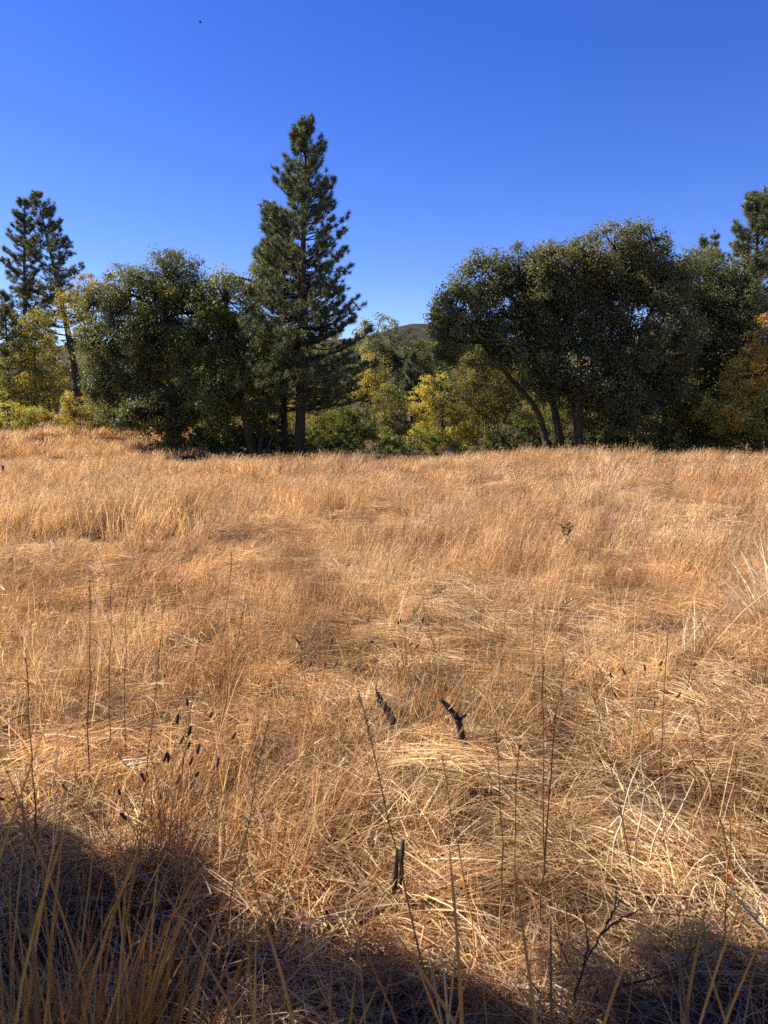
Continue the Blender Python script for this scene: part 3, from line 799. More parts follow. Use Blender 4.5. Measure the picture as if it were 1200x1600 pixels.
def place(y0, y1, S, margin, dens=None, fade0=0.0, fade1=0.0):
    """patch centres S apart, jittered, over the part of the meadow the view can reach, thinning out towards both ends of the range"""
    xm = 0.54 * y1 + margin
    x, y = np.meshgrid(np.arange(-xm, xm, S), np.arange(y0, y1, S))
    x = x + (np.arange(x.shape[0]) % 2)[:, None] * S * 0.5
    x = x.ravel(); y = y.ravel(); n = len(x)
    x = x + rng.uniform(-0.22, 0.22, n) * S; y = y + rng.uniform(-0.22, 0.22, n) * S
    p = (np.abs(x) < 0.54 * np.maximum(y, 0) + margin).astype(float)
    if fade0: p = p * np.clip((y - y0) / fade0, 0, 1)
    if fade1: p = p * np.clip((y1 - y) / fade1, 0, 1)
    if dens is not None: p = p * dens(x, y)
    k = rng.random(n) < p
    return x[k], y[k]


def lay(name, label, protos, x, y, smin, smax, tilt=0.08, mat=None, free=True, hs=None):
    n = len(x)
    rot = np.stack([rng.normal(size=n) * tilt, rng.normal(size=n) * tilt, rng.uniform(0, 2 * math.pi, n) if free else rng.normal(size=n) * 0.55], 1)
    s = rng.uniform(smin, smax, n)
    S = np.stack([s, s, s * (hs(x, y) if hs is not None else 1.0)], 1)
    return scatter(name, label, protos, np.stack([x, y, height(x, y)], 1), rot, S, rng.integers(0, len(protos), n), mat or M_GRASS)


STUBS = [on_ground(u_, v_) for u_, v_ in ((723, 1190), (612, 1160), (620, 1432))]


def clear(x, y):                                      # little stands right in front of the stubs
    c = np.ones_like(x)
    for p in STUBS:
        c = c * (1 - np.exp(-((x - p[0]) / 0.34) ** 4 - ((y - p[1] + 0.2) / 0.42) ** 4))
    return c


def open_patch(x, y):                                 # where the standing grass thins out and lodged straw shows
    return smooth(0.46, 0.60, fbm(x, y, 1.5, 3, 11))


def under_trees(x, y):                                # extent of the dark litter sheet put in for tree shade
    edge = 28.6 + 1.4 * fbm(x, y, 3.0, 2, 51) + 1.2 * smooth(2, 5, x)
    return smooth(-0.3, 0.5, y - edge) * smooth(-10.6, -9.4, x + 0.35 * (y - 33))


def hollow(x, y):                                     # gap shaped to give the shade below taller grass, left middle distance
    return np.minimum(1, 1.6 * np.exp(-((x + 4.0) / 1.5) ** 4 - ((y - 9.6 + 0.3 * (x + 4.0)) / 0.5) ** 4))


def tall(x, y):                                       # drifts of taller and shorter standing grass
    return 0.72 + 0.55 * smooth(0.35, 0.65, fbm(x, y, 2.6, 3, 21)) + 0.2 * np.exp(-((x + 4.4) / 1.6) ** 2 - ((y - 10.4) / 0.6) ** 2)


# lodged pale straw
x, y = place(0.2, 11, 0.5, 1.8, lambda x, y: (1 - 0.9 * hollow(x, y)) * (0.86 + 0.14 * smooth(0.36, 0.46, fbm(x, y, 0.75, 3, 71))), 0, 4)
lay('lodged_straw', 'pale straw lying flattened over the near meadow', [mats(0.5, 3800, 36, 0.12, 0.28, 0.0033, kinds=('pale', 'pale', 'pale', 'pale', 'gold', 'gold', 'red', 'brown'), tv=0.36) for _ in range(9)], x, y, 0.9, 1.15)
x, y = place(8, 19, 1.2, 2.5, lambda x, y: 1 - 0.9 * hollow(x, y), 4, 3)
lay('lodged_straw', 'flattened straw in the middle of the meadow', [mats(1.2, 900, 36, 0.2, 0.36, 0.0052, tv=0.4) for _ in range(6)], x, y, 0.9, 1.2)
# standing grass
FINE = ('gold', 'pale', 'gold', 'red', 'pale', 'brown')
x, y = place(2.0, 11.5, 0.55, 1.8, lambda x, y: (1 - 0.6 * open_patch(x, y) * (1 - smooth(5, 8, y))) * clear(x, y) * (0.3 + 0.7 * smooth(2.5, 6, y + 1.5 * fbm(x, y, 2, 2, 12))) * (1 - 0.9 * hollow(x, y)), 0, 6)
lay('standing_grass', 'fine reddish dry grass standing in the near meadow', [upright(0.55, 1000, 15, 0.055, 0.35, 0.0026, kinds=FINE, tv=0.4) for _ in range(9)], x, y, 0.75, 1.15, free=False, hs=tall)
x, y = place(5, 21, 1.0, 2.5, lambda x, y: (1 - 0.3 * open_patch(x, y)) * (1 - 0.9 * hollow(x, y)), 7, 6)
rx = rng.uniform(-6.2, -2.6, 20); ry = 10.1 - 0.3 * (rx + 4.0) + rng.uniform(0, 0.6, 20)
x = np.concatenate([x, rx]); y = np.concatenate([y, ry])
lay('standing_grass', 'golden dry grass standing across the middle meadow', [upright(1.0, 950, 18, 0.09, 0.38, 0.0052, kinds=FINE, tv=0.38) for _ in range(8)], x, y, 0.85, 1.15, free=False, hs=tall)
x, y = place(14, 36, 1.5, 3.5, lambda x, y: (1 - 0.35 * open_patch(x, y)) * (1 - under_trees(x, y)), 7, 1)
lay('standing_grass', 'tall dry grass standing in front of the trees', [upright(1.5, 760, 20, 0.14, 0.40, 0.011, segs=3, kinds=FINE) for _ in range(7)], x, y, 0.9, 1.15, free=False, hs=tall)
x, y = place(34, 62, 3.0, 4, lambda x, y: np.where(x < -10.0, 1.0, 0.0))
lay('standing_grass', 'dry grass of the bank and under the trees', [upright(3.0, 300, 24, 0.3, 0.42, 0.02, segs=3, kinds=FINE) for _ in range(4)], x, y, 0.9, 1.15, free=False)
# taller single stems all over the foreground
x, y = place(1.2, 8, 0.5, 1.4, lambda x, y: clear(x, y) * (0.25 + 0.75 * smooth(0.42, 0.6, fbm(x, y, 0.9, 3, 61))), 0, 3)
lay('standing_stems', 'thin tall straw stems rising above the near grass', [upright(0.5, 130, 5, 0.05, 0.58, 0.0034, 0.2, ('gold', 'gold', 'red', 'brown', 'pale', 'brown'), 0.08, 0.5, 5) for _ in range(9)], x, y, 0.7, 1.2)
# rusty brown stems and weeds among it
x, y = place(2.0, 10, 0.42, 1.6, lambda x, y: clear(x, y) * np.maximum(smooth(0.46, 0.62, fbm(x, y, 1.1, 3, 41)), 0.85 * smooth(0.2, -0.6, x) * (1 - smooth(3.0, 4.2, y))), 0, 3)
lay('rusty_stems', 'rusty brown weed stems standing in loose clumps', [upright(0.42, 460, 12, 0.05, 0.42, 0.0034, 0.13, ('brown', 'red', 'brown', 'brown', 'gold'), 0.03, 0.3) for _ in range(7)], x, y, 0.6, 1.2)

# ------------------------------------------------------------------ dark litter sheet, painted for the shade under the trees
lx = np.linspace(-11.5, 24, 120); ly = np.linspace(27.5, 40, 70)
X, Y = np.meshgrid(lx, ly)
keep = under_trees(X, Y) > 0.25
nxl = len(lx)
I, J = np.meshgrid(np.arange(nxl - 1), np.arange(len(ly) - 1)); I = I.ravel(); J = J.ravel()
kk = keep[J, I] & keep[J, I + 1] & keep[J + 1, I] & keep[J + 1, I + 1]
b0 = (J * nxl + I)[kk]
M_SHADE_LITTER = solid('shade_litter', (0.03, 0.02, 0.012), (0.11, 0.07, 0.04), 9.0, 0.95, 1.0, (1, 1, 1), 0.05, 0.1)
tag(obj('shade_litter', mesh_of('shade_litter', np.stack([X, Y, height(X, Y) + 0.02], -1).reshape(-1, 3), np.stack([b0, b0 + 1, b0 + nxl + 1, b0 + nxl], 1), M_SHADE_LITTER, smooth_shade=True)),
    'dark litter sheet with the shade under the oaks and pines put into its colour', kind='structure')


# ------------------------------------------------------------------ single plants and stumps in the meadow
def empty(name, p, label, cat, group=None):
    o = bpy.data.objects.new(name, None); COL.objects.link(o); o.location = p; o.empty_display_size = 0.1
    return tag(o, label, cat, group)


def gpt(u, Y):                                        # the ground at distance Y under photograph column u
    d = ray(u, 1000); x = d[0] * Y / d[1]
    for _ in range(6):
        z = float(height(x, Y)); dv = math.atan2(CAM_Z - z, Y) - PITCH
        x = (u - 600) / F * (math.cos(dv) * math.hypot(Y, CAM_Z - z))
    return np.array([x, Y, z])


def stick(t, name, pix, Y, r0, r1, mat, ground_start=False, sides=7, rough=0.5, dy=0.02, jitter=0.0, col=(1, 1, 1)):
    root = np.array(t.location)
    p = np.array([at(u, v, Y + dy * rng.normal()) for u, v in pix])
    if ground_start:
        p[0] = gpt(pix[0][0], Y) - [0, 0, 0.03]
    c = curve(p, max(6, 4 * len(p)))
    if jitter: c[1:-1] += rng.normal(size=(len(c) - 2, 3)) * jitter
    g = Geo(); g.tube(c - root, np.linspace(r0, r1, len(c)) * (1 + rough * 0.22 * rng.normal(size=len(c))).clip(0.7, 1.35), sides, col, rough=rough * 0.7)
    return obj(name, g.mesh(name, mat), t)


def ground_depth(u, v):
    return on_ground(u, v)[1]


# charred stubs
rng = np.random.default_rng(11)
Yc = ground_depth(723, 1186)
t = empty('charred_stub', gpt(723, Yc), 'black charred stub bent like an elbow with a short side spur', 'stump')
stick(t, 'stem', [(725, 1190), (724, 1160), (716, 1126), (702, 1107), (688, 1092)], Yc, 0.021, 0.009, M_CHAR, True, jitter=0.0012)
stick(t, 'spur', [(716, 1127), (722, 1121), (728, 1117)], Yc, 0.012, 0.006, M_CHAR)
stick(t, 'base_bark', [(738, 1196), (732, 1180), (726, 1172)], Yc, 0.022, 0.012, M_CHAR, True)
Yc = ground_depth(615, 1156)
t = empty('charred_stub', gpt(615, Yc), 'blocky black charred stub leaning beside the elbow-shaped one', 'stump')
stick(t, 'stem', [(617, 1162), (614, 1136), (608, 1114), (598, 1100), (589, 1084)], Yc, 0.018, 0.016, M_CHAR, True, rough=0.6, jitter=0.0018)
stick(t, 'spike', [(591, 1087), (588, 1078), (588, 1070)], Yc, 0.006, 0.003, M_CHAR)
stick(t, 'root', [(584, 1158), (594, 1150), (606, 1152)], Yc + 0.03, 0.012, 0.018, M_CHAR, rough=0.7)
stick(t, 'base_bark', [(632, 1160), (625, 1150), (618, 1148)], Yc, 0.026, 0.016, M_CHAR, True, rough=0.7)
Yc = ground_depth(620, 1428)
t = empty('charred_stub', gpt(620, Yc), 'upright forked dark stub nearest the foreground shade', 'stump')
stick(t, 'stem', [(621, 1432), (625, 1390), (627, 1350), (629, 1312)], Yc + 0.01, 0.010, 0.007, M_BARK, True, jitter=0.001)
stick(t, 'stem', [(614, 1432), (617, 1390), (619, 1355), (621, 1328)], Yc - 0.015, 0.011, 0.006, M_CHAR, True, rough=0.5, jitter=0.001)
Yc = ground_depth(665, 1425)
t = empty('charred_stub', gpt(665, Yc), 'thin black spike of burnt wood beside the forked stub', 'stump')
stick(t, 'stem', [(665, 1428), (667, 1400), (666, 1376)], Yc, 0.009, 0.003, M_CHAR, True, rough=0.7)
stick(t, 'side_twig', [(666, 1410), (658, 1396), (655, 1390)], Yc, 0.004, 0.002, M_CHAR)
t = empty('wooden_stub', gpt(4, 19.0), 'tiny dark stub standing far out at the meadow edge', 'stump')
stick(t, 'stem', [(4, 756), (5, 745), (4, 727)], 19.0, 0.05, 0.03, M_CHAR, True)
stick(t, 'spur', [(4, 742), (8, 735)], 19.0, 0.03, 0.02, M_CHAR)


# plants with dark seed heads
def seed_plant(label, base_u, Y, heads, hl=0.034, hr=0.0052, extra=0, spread=22, stem_r=0.0013):
    root = gpt(base_u, Y)
    t = empty('seed_head_plant', root, label, 'weed')
    for (u, v) in heads:
        top = at(u, v, Y + rng.uniform(-0.12, 0.12))
        b = gpt(base_u + rng.normal() * spread, Y + rng.uniform(-0.05, 0.05)) - [0, 0, 0.03]
        c = curve([b, b * 0.5 + top * 0.5 + np.array([rng.normal() * 0.02, 0, 0]) + [(b[0] - top[0]) * 0.15, 0, 0], top], 7)
        g = Geo(); g.tube(c - root, np.linspace(stem_r * 1.3, stem_r * 0.8, 7), 4, (0.24, 0.13, 0.065))
        st = obj('stem', g.mesh('stem', M_STALK), t)
        d = unit(unit(c[-1] - c[-2]) + rng.normal(size=3) * 0.12); L = hl * rng.uniform(0.75, 1.25); r = hr * rng.uniform(0.8, 1.15)
        g = Geo(); g.tube(np.array([top + d * L * q for q in (0, 0.08, 0.3, 0.6, 0.88, 1.0)]) - root, r * np.array([0.35, 0.85, 1.05, 1.0, 0.8, 0.2]), 7, rough=0.35)
        obj('seed_head', g.mesh('seed_head', M_SEED), st)
    for _ in range(extra):                            # bare stems between
        b = gpt(base_u + rng.normal() * spread, Y + rng.uniform(-0.1, 0.1)) - [0, 0, 0.03]
        top = b + np.array([rng.normal() * 0.10 + 0.04, rng.normal() * 0.08, rng.uniform(0.25, 0.5)])
        c = curve([b, (b + top) / 2 + rng.normal(size=3) * 0.012, top], 6)
        g = Geo(); g.tube(c - root, np.linspace(stem_r * 1.2, stem_r * 0.6, 6), 4, straw(('brown', 'red', 'orange')[rng.integers(3)]))
        obj('stem', g.mesh('stem', M_STALK), t)
    return t


seed_plant('big clump of brown stems with many dark seed heads by the shade edge', 262, 2.45,
           [(293, 1103), (277, 1131), (325, 1126), (295, 1149), (282, 1162), (293, 1170), (362, 1155), (308, 1178), (256, 1190), (263, 1192), (296, 1196), (339, 1199), (306, 1213), (227, 1222), (275, 1226), (250, 1246), (238, 1276), (248, 1281)], 0.036, 0.0056, 46)
seed_plant('loose stems with dark seed heads beside the big seed head clump', 200, 2.35, [(188, 1243), (198, 1280), (105, 1236), (8, 1250)], 0.034, 0.005, 8, 30)
seed_plant('upright rusty stems with dark heads above the blocky stub', 487, 4.0, [(470, 1008), (518, 1006), (515, 1015), (470, 1036), (507, 1042), (520, 1046), (484, 1042)], 0.045, 0.0058, 26)
seed_plant('thin stems with small dark heads above the elbow-shaped stub', 625, 4.3, [(622, 976), (626, 972), (632, 986), (660, 973), (655, 985), (640, 1010), (618, 1012), (584, 1005), (650, 1012)], 0.03, 0.0056, 16, 26)
seed_plant('rusty weed with scattered dark heads near the pale twigs', 985, 3.4, [(955, 1058), (977, 1054), (1012, 1098), (1022, 1103), (990, 1108), (1008, 1048), (1056, 1090), (1030, 1040), (964, 1090)], 0.03, 0.005, 36, 34)
seed_plant('sparse weed with few dark heads near the pale tuft', 1082, 4.2, [(1034, 1048), (1082, 1040), (1144, 1052), (1155, 1118), (1143, 1030)], 0.028, 0.005, 12, 40)
seed_plant('red-brown stems rising between the two charred stubs', 668, 3.5, [(678, 1068), (694, 1080), (656, 1066)], 0.025, 0.0045, 34, 14)

# dark weed standing out in the middle of the meadow
Yc = 8.6
t = empty('dock_weed', gpt(888, Yc), 'dark dried dock with upright seed spikes alone in the grass', 'weed')
for pts, hd in (([(888, 880), (887, 850), (880, 832)], [(881, 833), (878, 820)]), ([(888, 880), (888, 850), (891, 834)], [(889, 834), (892, 822)]), ([(888, 880), (886, 852), (886, 836)], [(886, 838), (886, 818)])):
    st = stick(t, 'stem', pts, Yc, 0.006, 0.004, M_CHAR, True, 5, 0.2)
    root = np.array(t.location); g = Geo(); a, b = at(*hd[0], Yc), at(*hd[1], Yc)
    for q in np.linspace(0, 1, 14):
        c = a * (1 - q) + b * q + rng.normal(size=3) * 0.012
        g.tube(np.array([c - [0, 0, 0.012], c, c + [0, 0, 0.012]]) - root, [0.004, 0.013, 0.004], 5, rough=0.4)
    sh = obj('seed_spike', g.mesh('seed_spike', M_SEED), st); sh['kind'] = 'stuff'


# tall single stalks
def stalk(label, top, base_u, Y, r=0.003, kind='brown', spike=0.14, bend=0.0):
    root = gpt(base_u, Y); p1 = at(top[0], top[1], Y + rng.uniform(-0.05, 0.05))
    t = empty('tall_stalk', root, label, 'stalk')
    mid = (root + p1) / 2 + np.array([bend, 0, 0])
    c = curve([root - [0, 0, 0.03], mid, p1], 12); col = straw(kind)
    wob = np.cumsum(rng.normal(size=(12, 3)), 0) * 0.0035; c += wob - np.linspace(0, 1, 12)[:, None] * wob[-1]
    g = Geo(); g.tube(c - root, np.linspace(r, r * 0.4, 12), 5, col, rough=0.2)
    obj('stem', g.mesh('stem', M_STALK), t)
    for k in rng.integers(2, 9, 3):                   # withered leaves still on the stem
        a = rng.random() * 2 * math.pi; o = np.array([math.cos(a), math.sin(a), 0.5]); l_ = rng.uniform(0.05, 0.13)
        p = np.array([c[k] + o * l_ * q - [0, 0, 1.1 * l_ * q * q] for q in np.linspace(0, 1, 6)]) - root
        g = Geo(); blades(g, p[None], np.array([r * 1.5]), (col * rng.uniform(0.8, 1.2))[None])
        obj('withered_leaf', g.mesh('withered_leaf', M_STALK, False), t)
    L = np.linalg.norm(p1 - root); d = unit(c[-1] - c[-2]); n = 26                # narrow spike of scales at the top
    g = Geo()
    for q in np.linspace(0, 1, n):
        b = p1 - d * L * spike * (1 - q); o = unit(d * 1.6 + rng.normal(size=3) * 0.8)
        sd = unit(np.cross(o, rng.normal(size=3))) * r * 0.6
        e = b + o * r * 5
        g.add([b - root, (b + e) / 2 + sd - root, e - root, (b + e) / 2 - sd - root], [(0, 1, 2), (0, 2, 3)], col * rng.uniform(0.6, 1.0))
    h = obj('spike', g.mesh('spike', M_STALK), t); h['kind'] = 'stuff'
    return t


for a in (('tall dark stalk, outermost of the three standing together', (140, 908), 136, 3.0, 0.0034, 'brown'),
          ('tall dark stalk between the other two of the three', (174, 908), 168, 3.1, 0.0028, 'brown'),
          ('tall dark stalk of the three, nearest the big seed head clump', (200, 918), 190, 3.15, 0.0028, 'brown'),
          ('dark stalk tilted to the right, farther out than the three', (362, 866), 338, 4.4, 0.0036, 'brown'),
          ('slanting brown stalk right of the three dark stalks', (384, 932), 336, 3.4, 0.003, 'brown'),
          ('leaning brown stalk below the slanting one', (312, 996), 262, 2.6, 0.0026, 'brown'),
          ('thin leaning stalk close to the big seed head clump', (255, 984), 214, 2.6, 0.0024, 'brown'),
          ('thick tan stalk leaning left, crossing below the blocky stub', (562, 1086), 690, 1.75, 0.0034, 'orange'),
          ('pale split stalk leaning left above the clump shadow', (430, 1064), 512, 2.5, 0.003, 'pale'),
          ('tall brown stalk rising right of the elbow-shaped stub', (882, 1028), 838, 2.1, 0.0032, 'brown'),
          ('second tall brown stalk, just left of the tallest one right of the stubs', (848, 1008), 852, 2.3, 0.003, 'brown'),
          ('dark straight stalk near the pale twigs', (1046, 972), 1024, 3.0, 0.0034, 'brown'),
          ('leaning brown stalk above the green-yellow sprout', (1090, 1112), 1160, 2.2, 0.003, 'brown'),
          ('thin stalk leaning left over the pale twigs', (928, 1092), 1000, 2.3, 0.0026, 'brown'),
          ('brown stalk standing right of the yellow flower', (775, 1145), 786, 2.0, 0.003, 'orange'),
          ('short brown stalk left of the second tall brown stalk', (812, 1165), 800, 2.1, 0.0026, 'brown'),
          ('thin stalk rising straight beside the forked stub', (690, 1180), 760, 1.9, 0.0026, 'orange'),
          ('orange stalk at the edge of the picture near the bottom', (1150, 1180), 1120, 1.9, 0.0028, 'orange'),
          ('slender tan stalk at the far side of the shade', (40, 1030), 60, 2.4, 0.003, 'brown'),
          ('tan stalk crossing in front of the seed head clump', (420, 1130), 330, 1.9, 0.0026, 'orange')):
    stalk(*a)


# bare twigs
def twig_bush(name, label, cat, Y, branches, r, mat, root_u):
    t = empty(name, gpt(root_u, Y), label, cat)
    for k, b in enumerate(branches):
        stick(t, 'branch', b, Y + rng.uniform(-0.06, 0.06), r * (1 if k < 4 else 0.7), r * 0.4, mat, b[0][1] > 1345 and Y > 2, 5, 0.25, 0.015, 0.0015)
    return t


twig_bush('bleached_twigs', 'bleached forked twigs standing dead in the grass', 'twigs', 2.45,
          [[(984, 1384), (995, 1310), (1005, 1257), (1007, 1225), (1001, 1182)], [(955, 1350), (960, 1321), (971, 1283), (979, 1243), (995, 1203), (1001, 1186)],
           [(1005, 1360), (1024, 1310), (1035, 1281), (1056, 1241)], [(1002, 1362), (1029, 1321), (1064, 1265), (1084, 1217)], [(1007, 1227), (980, 1219), (956, 1211)],
           [(1033, 1281), (1020, 1262), (1011, 1243)], [(1006, 1236), (1020, 1224), (1032, 1215)], [(972, 1276), (962, 1262), (954, 1247)]], 0.0042, M_GREY, 985)
twig_bush('bleached_twigs', 'long bleached twig lying toward the corner below the sprout', 'twigs', 2.0,
          [[(1200, 1455), (1165, 1418), (1140, 1385), (1128, 1362)], [(1182, 1435), (1184, 1410), (1190, 1396)]], 0.0045, M_GREY, 1200)
twig_bush('bleached_twigs', 'bleached twig fallen across the brown grass near the big seed head clump', 'twigs', 2.75,
          [[(183, 1178), (198, 1196), (212, 1202), (228, 1210)], [(198, 1196), (232, 1191), (290, 1194)], [(192, 1188), (230, 1185), (252, 1176)]], 0.004, M_GREY, 200)
twig_bush('dark_twigs', 'bare dark branching twigs at the bottom beside the shade', 'twigs', 1.75,
          [[(896, 1560), (912, 1510), (938, 1460), (958, 1425), (972, 1400)], [(938, 1460), (968, 1436), (1004, 1420)], [(912, 1510), (918, 1470), (912, 1430)], [(948, 1442), (962, 1415), (963, 1385)], [(905, 1530), (880, 1490), (868, 1450)]], 0.0035, M_BARK, 896)
twig_bush('dark_twigs', 'long dark twig slanting under the green-yellow sprout', 'twigs', 1.8,
          [[(960, 1545), (1020, 1528), (1070, 1508), (1130, 1478)], [(1040, 1520), (1070, 1540), (1090, 1560)], [(1070, 1508), (1085, 1480), (1092, 1462)]], 0.003, M_BARK, 960)

# yellow flower
Yc = ground_depth(726, 1262)
t = empty('yellow_flower', gpt(727, Yc), 'single small yellow flower below the elbow-shaped stub', 'flower')
stick(t, 'stem', [(727, 1262), (726, 1240), (728, 1224)], Yc, 0.0014, 0.001, M_GREY, True, 5, 0.1)
root = np.array(t.location); fc = at(728, 1222, Yc) - root
M_PETAL = solid('yellow_petal', (0.75, 0.42, 0.01), (0.85, 0.55, 0.02), 200.0, 0.6, 0.1)
for k in range(9):
    a = k * 2 * math.pi / 9; d = np.array([math.cos(a), -0.55 + 0.45 * math.sin(a), math.sin(a) * 0.75 + 0.2]); d = unit(d); w = unit(np.cross(d, [0.1, -0.6, 0.7])) * 0.003
    g = Geo(); L = 0.011 * rng.uniform(0.85, 1.2)
    g.add([fc, fc + d * L * 0.5 + w, fc + d * L, fc + d * L * 0.5 - w], [(0, 1, 2), (0, 2, 3)])
    obj('petal', g.mesh('petal', M_PETAL), t)
g = Geo(); g.tube(np.array([fc + [0, 0.001, -0.001], fc + [0, -0.002, 0.002], fc + [0, -0.004, 0.004]]), [0.003, 0.0042, 0.002], 8)
obj('flower_disc', g.mesh('flower_disc', M_SEED), t)


# tufts of long grass
def tuft(label, base_u, Y, tips, n, w, kinds, name='long_grass_tuft', spread=0.10, hr=(0.5, 1.0), lean=(0.0, 0.0), fan=0.35, seg=7, drop=0.12):
    """tips: photograph points that some of the blades reach; n more blades fan out around them"""
    w = w * 2.1; root = gpt(base_u, Y)
    t = empty(name, root, label, 'grass')
    P, W, Cc = [], [], []
    for u, v in tips:
        b = root + np.array([rng.normal() * spread, rng.normal() * spread, -0.03]); e = at(u, v, Y + rng.uniform(-0.15, 0.15))
        mid = b * 0.45 + e * 0.55 + np.array([(b[0] - e[0]) * 0.1, 0, 0.05 * np.linalg.norm(e - b)])
        P.append(curve([b, mid, e], seg)); W.append(w * rng.uniform(0.8, 1.3)); Cc.append(straw(kinds[rng.integers(len(kinds))]))
    tt = np.linspace(0, 1, seg)[:, None]
    for _ in range(n):
        a = rng.random() * 2 * math.pi; r = spread * 1.3 * math.sqrt(rng.random()); H = rng.uniform(*hr)
        b = root + np.array([r * math.cos(a), r * math.sin(a), -0.03])
        d = np.array([lean[0] + rng.normal() * fan, lean[1] + rng.normal() * fan, 1.0]); d /= np.linalg.norm(d)
        P.append(b + d * tt * H + np.array([d[0] * 0.35, d[1] * 0.35, -drop * rng.random()]) * H * tt ** 2.3)
        W.append(w * rng.uniform(0.5, 1.2)); Cc.append(straw(kinds[rng.integers(len(kinds))]))
    g = Geo(); blades(g, np.array(P) - root, np.array(W), np.array(Cc))
    b = obj('blades', g.mesh('blades', M_STALK, False), t); b['kind'] = 'stuff'
    return t


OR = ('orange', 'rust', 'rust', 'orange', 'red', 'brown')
tuft('pale arching tuft of long straw at the picture edge beyond the twigs', 1215, 5.4, [(1120, 852), (1142, 846), (1103, 876), (1127, 884), (1084, 906), (1064, 925), (1150, 880), (1100, 930), (1090, 950), (1130, 920), (1160, 905), (1190, 850), (1180, 880), (1075, 975), (1110, 990), (1060, 985)], 170, 0.0055, ('pale', 'pale', 'gold', 'pale'), 'pale_straw_tuft', 0.16, (0.4, 0.85), (-0.35, -0.1), 0.3)
tuft('small loose pale tuft left of the big pale straw tuft', 1085, 5.0, [(1066, 925), (1078, 930), (1098, 945), (1062, 960), (1090, 935)], 46, 0.0045, ('pale', 'grey', 'pale'), 'pale_straw_tuft', 0.1, (0.2, 0.45), (0, 0), 0.35)
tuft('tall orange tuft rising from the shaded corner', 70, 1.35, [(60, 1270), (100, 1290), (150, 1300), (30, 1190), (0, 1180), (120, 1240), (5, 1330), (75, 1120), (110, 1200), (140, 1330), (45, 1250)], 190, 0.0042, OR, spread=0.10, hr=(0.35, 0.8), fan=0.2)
tuft('dense orange tuft at the foot of the seed head clump', 190, 1.45, [(170, 1290), (215, 1310), (250, 1320), (160, 1380), (330, 1330), (290, 1280), (255, 1230), (230, 1250), (310, 1380), (200, 1340)], 190, 0.0042, OR, spread=0.10, hr=(0.3, 0.75), fan=0.22, lean=(0.08, 0))
tuft('long orange blades fanning out of the shade in the middle', 470, 1.15, [(230, 1345), (365, 1280), (380, 1370), (500, 1430), (440, 1390), (555, 1420), (380, 1490), (520, 1370), (470, 1330), (400, 1440), (330, 1400), (560, 1480), (600, 1520), (480, 1500), (430, 1300)], 80, 0.0042, ('orange', 'rust', 'orange'), spread=0.12, hr=(0.3, 0.65), fan=0.35)
tuft('long tan blades leaning left beside the forked stub', 760, 1.2, [(662, 1450), (690, 1470), (600, 1430), (720, 1400), (640, 1480), (770, 1400), (800, 1330), (735, 1340), (700, 1300)], 34, 0.0042, ('rust', 'orange', 'gold'), spread=0.10, hr=(0.3, 0.6), fan=0.4)
tuft('sparse orange blades at the bottom below the dark twigs', 930, 1.2, [(860, 1400), (905, 1420), (960, 1470), (1000, 1440), (880, 1350), (850, 1300), (930, 1380), (1020, 1390)], 34, 0.004, OR, spread=0.12, hr=(0.25, 0.55), fan=0.35)
tuft('orange blades in the bottom corner under the lying twig', 1140, 1.25, [(1090, 1460), (1180, 1500), (1150, 1400), (1200, 1440), (1060, 1500), (1110, 1380), (1180, 1350), (1050, 1420)], 50, 0.004, OR, spread=0.12, hr=(0.25, 0.6), fan=0.3)
tuft('broad brown blades bending low across the shaded corner', 60, 1.05, [(250, 1560), (330, 1590), (120, 1535), (150, 1560), (40, 1520), (200, 1500)], 40, 0.005, ('brown', 'rust', 'orange'), spread=0.12, hr=(0.2, 0.5), fan=0.45)
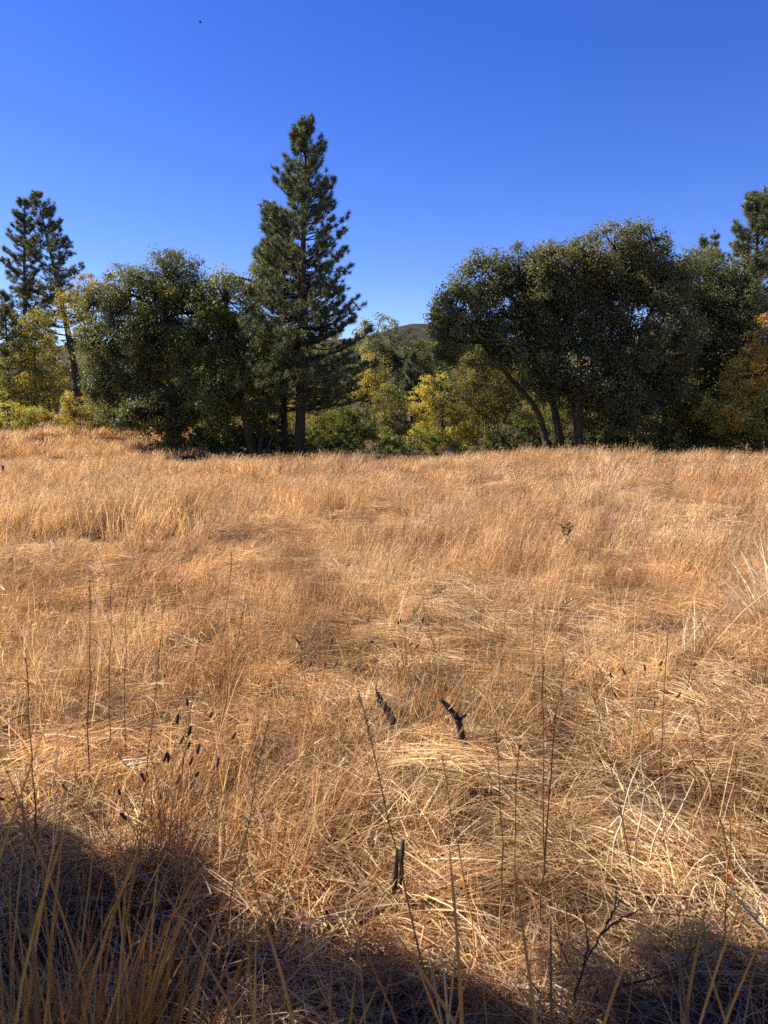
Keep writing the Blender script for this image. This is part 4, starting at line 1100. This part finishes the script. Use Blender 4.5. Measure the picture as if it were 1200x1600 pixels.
tuft('shaded tangle of thin blades at the bottom of the picture', 380, 1.3, [(300, 1500), (420, 1520), (350, 1460)], 80, 0.003, ('brown', 'grey', 'gold', 'red'), spread=0.22, hr=(0.15, 0.45), fan=0.5)

# green-yellow sprout
root = gpt(1095, 1.95)
t = empty('leaf_sprout', root, 'small green-yellow leafy sprout among the dry stems', 'weed')
M_SPR = solid('sprout_leaf', (0.30, 0.26, 0.07), (0.5, 0.4, 0.13), 60.0, 0.6, 0.2)
for u, v in ((1086, 1438), (1096, 1430), (1112, 1440), (1124, 1452), (1078, 1455)):
    e = at(u, v, 1.95 + rng.normal() * 0.03); b = root + np.array([rng.normal() * 0.02, rng.normal() * 0.02, 0])
    p = curve([b, (b + e) / 2 + [0, 0, 0.03], e, e + np.array([rng.normal() * 0.02, 0, -0.03])], 8) - root
    g = Geo(); blades(g, p[None], np.array([0.007]), np.ones((1, 3)), np.array([[0.2, -1.0, 0.3]]))
    obj('leaf', g.mesh('leaf', M_SPR), t)

# bird high over the meadow
bp = at(313, 35, 60)
t = empty('bird', bp, 'tiny dark bird flying high in the clear sky', 'bird')
M_BIRD = solid('bird_plumage', (0.01, 0.01, 0.012), (0.03, 0.03, 0.032), 30.0, 0.7, 0.1)
g = Geo(); g.tube(np.array([[-0.13, 0, 0], [-0.08, 0, 0.01], [0, 0, 0.0], [0.08, 0, 0.01], [0.12, 0, 0.02], [0.15, 0, 0.015]]), [0.012, 0.03, 0.042, 0.03, 0.022, 0.004], 8)
obj('body', g.mesh('body', M_BIRD), t)
for s_ in (-1, 1):
    g = Geo(); g.add([[0.05, 0, 0.02], [-0.05, 0, 0.02], [-0.03, s_ * 0.14, 0.07], [0.05, s_ * 0.13, 0.075], [-0.06, s_ * 0.27, 0.05]], [(0, 1, 2), (0, 2, 3), (3, 2, 4)])
    obj('wing', g.mesh('wing', M_BIRD), t)
g = Geo(); g.add([[-0.1, 0.015, 0.0], [-0.1, -0.015, 0.0], [-0.2, -0.035, 0.0], [-0.2, 0.035, 0.0]], [(0, 1, 2), (0, 2, 3)])
obj('tail', g.mesh('tail', M_BIRD), t)
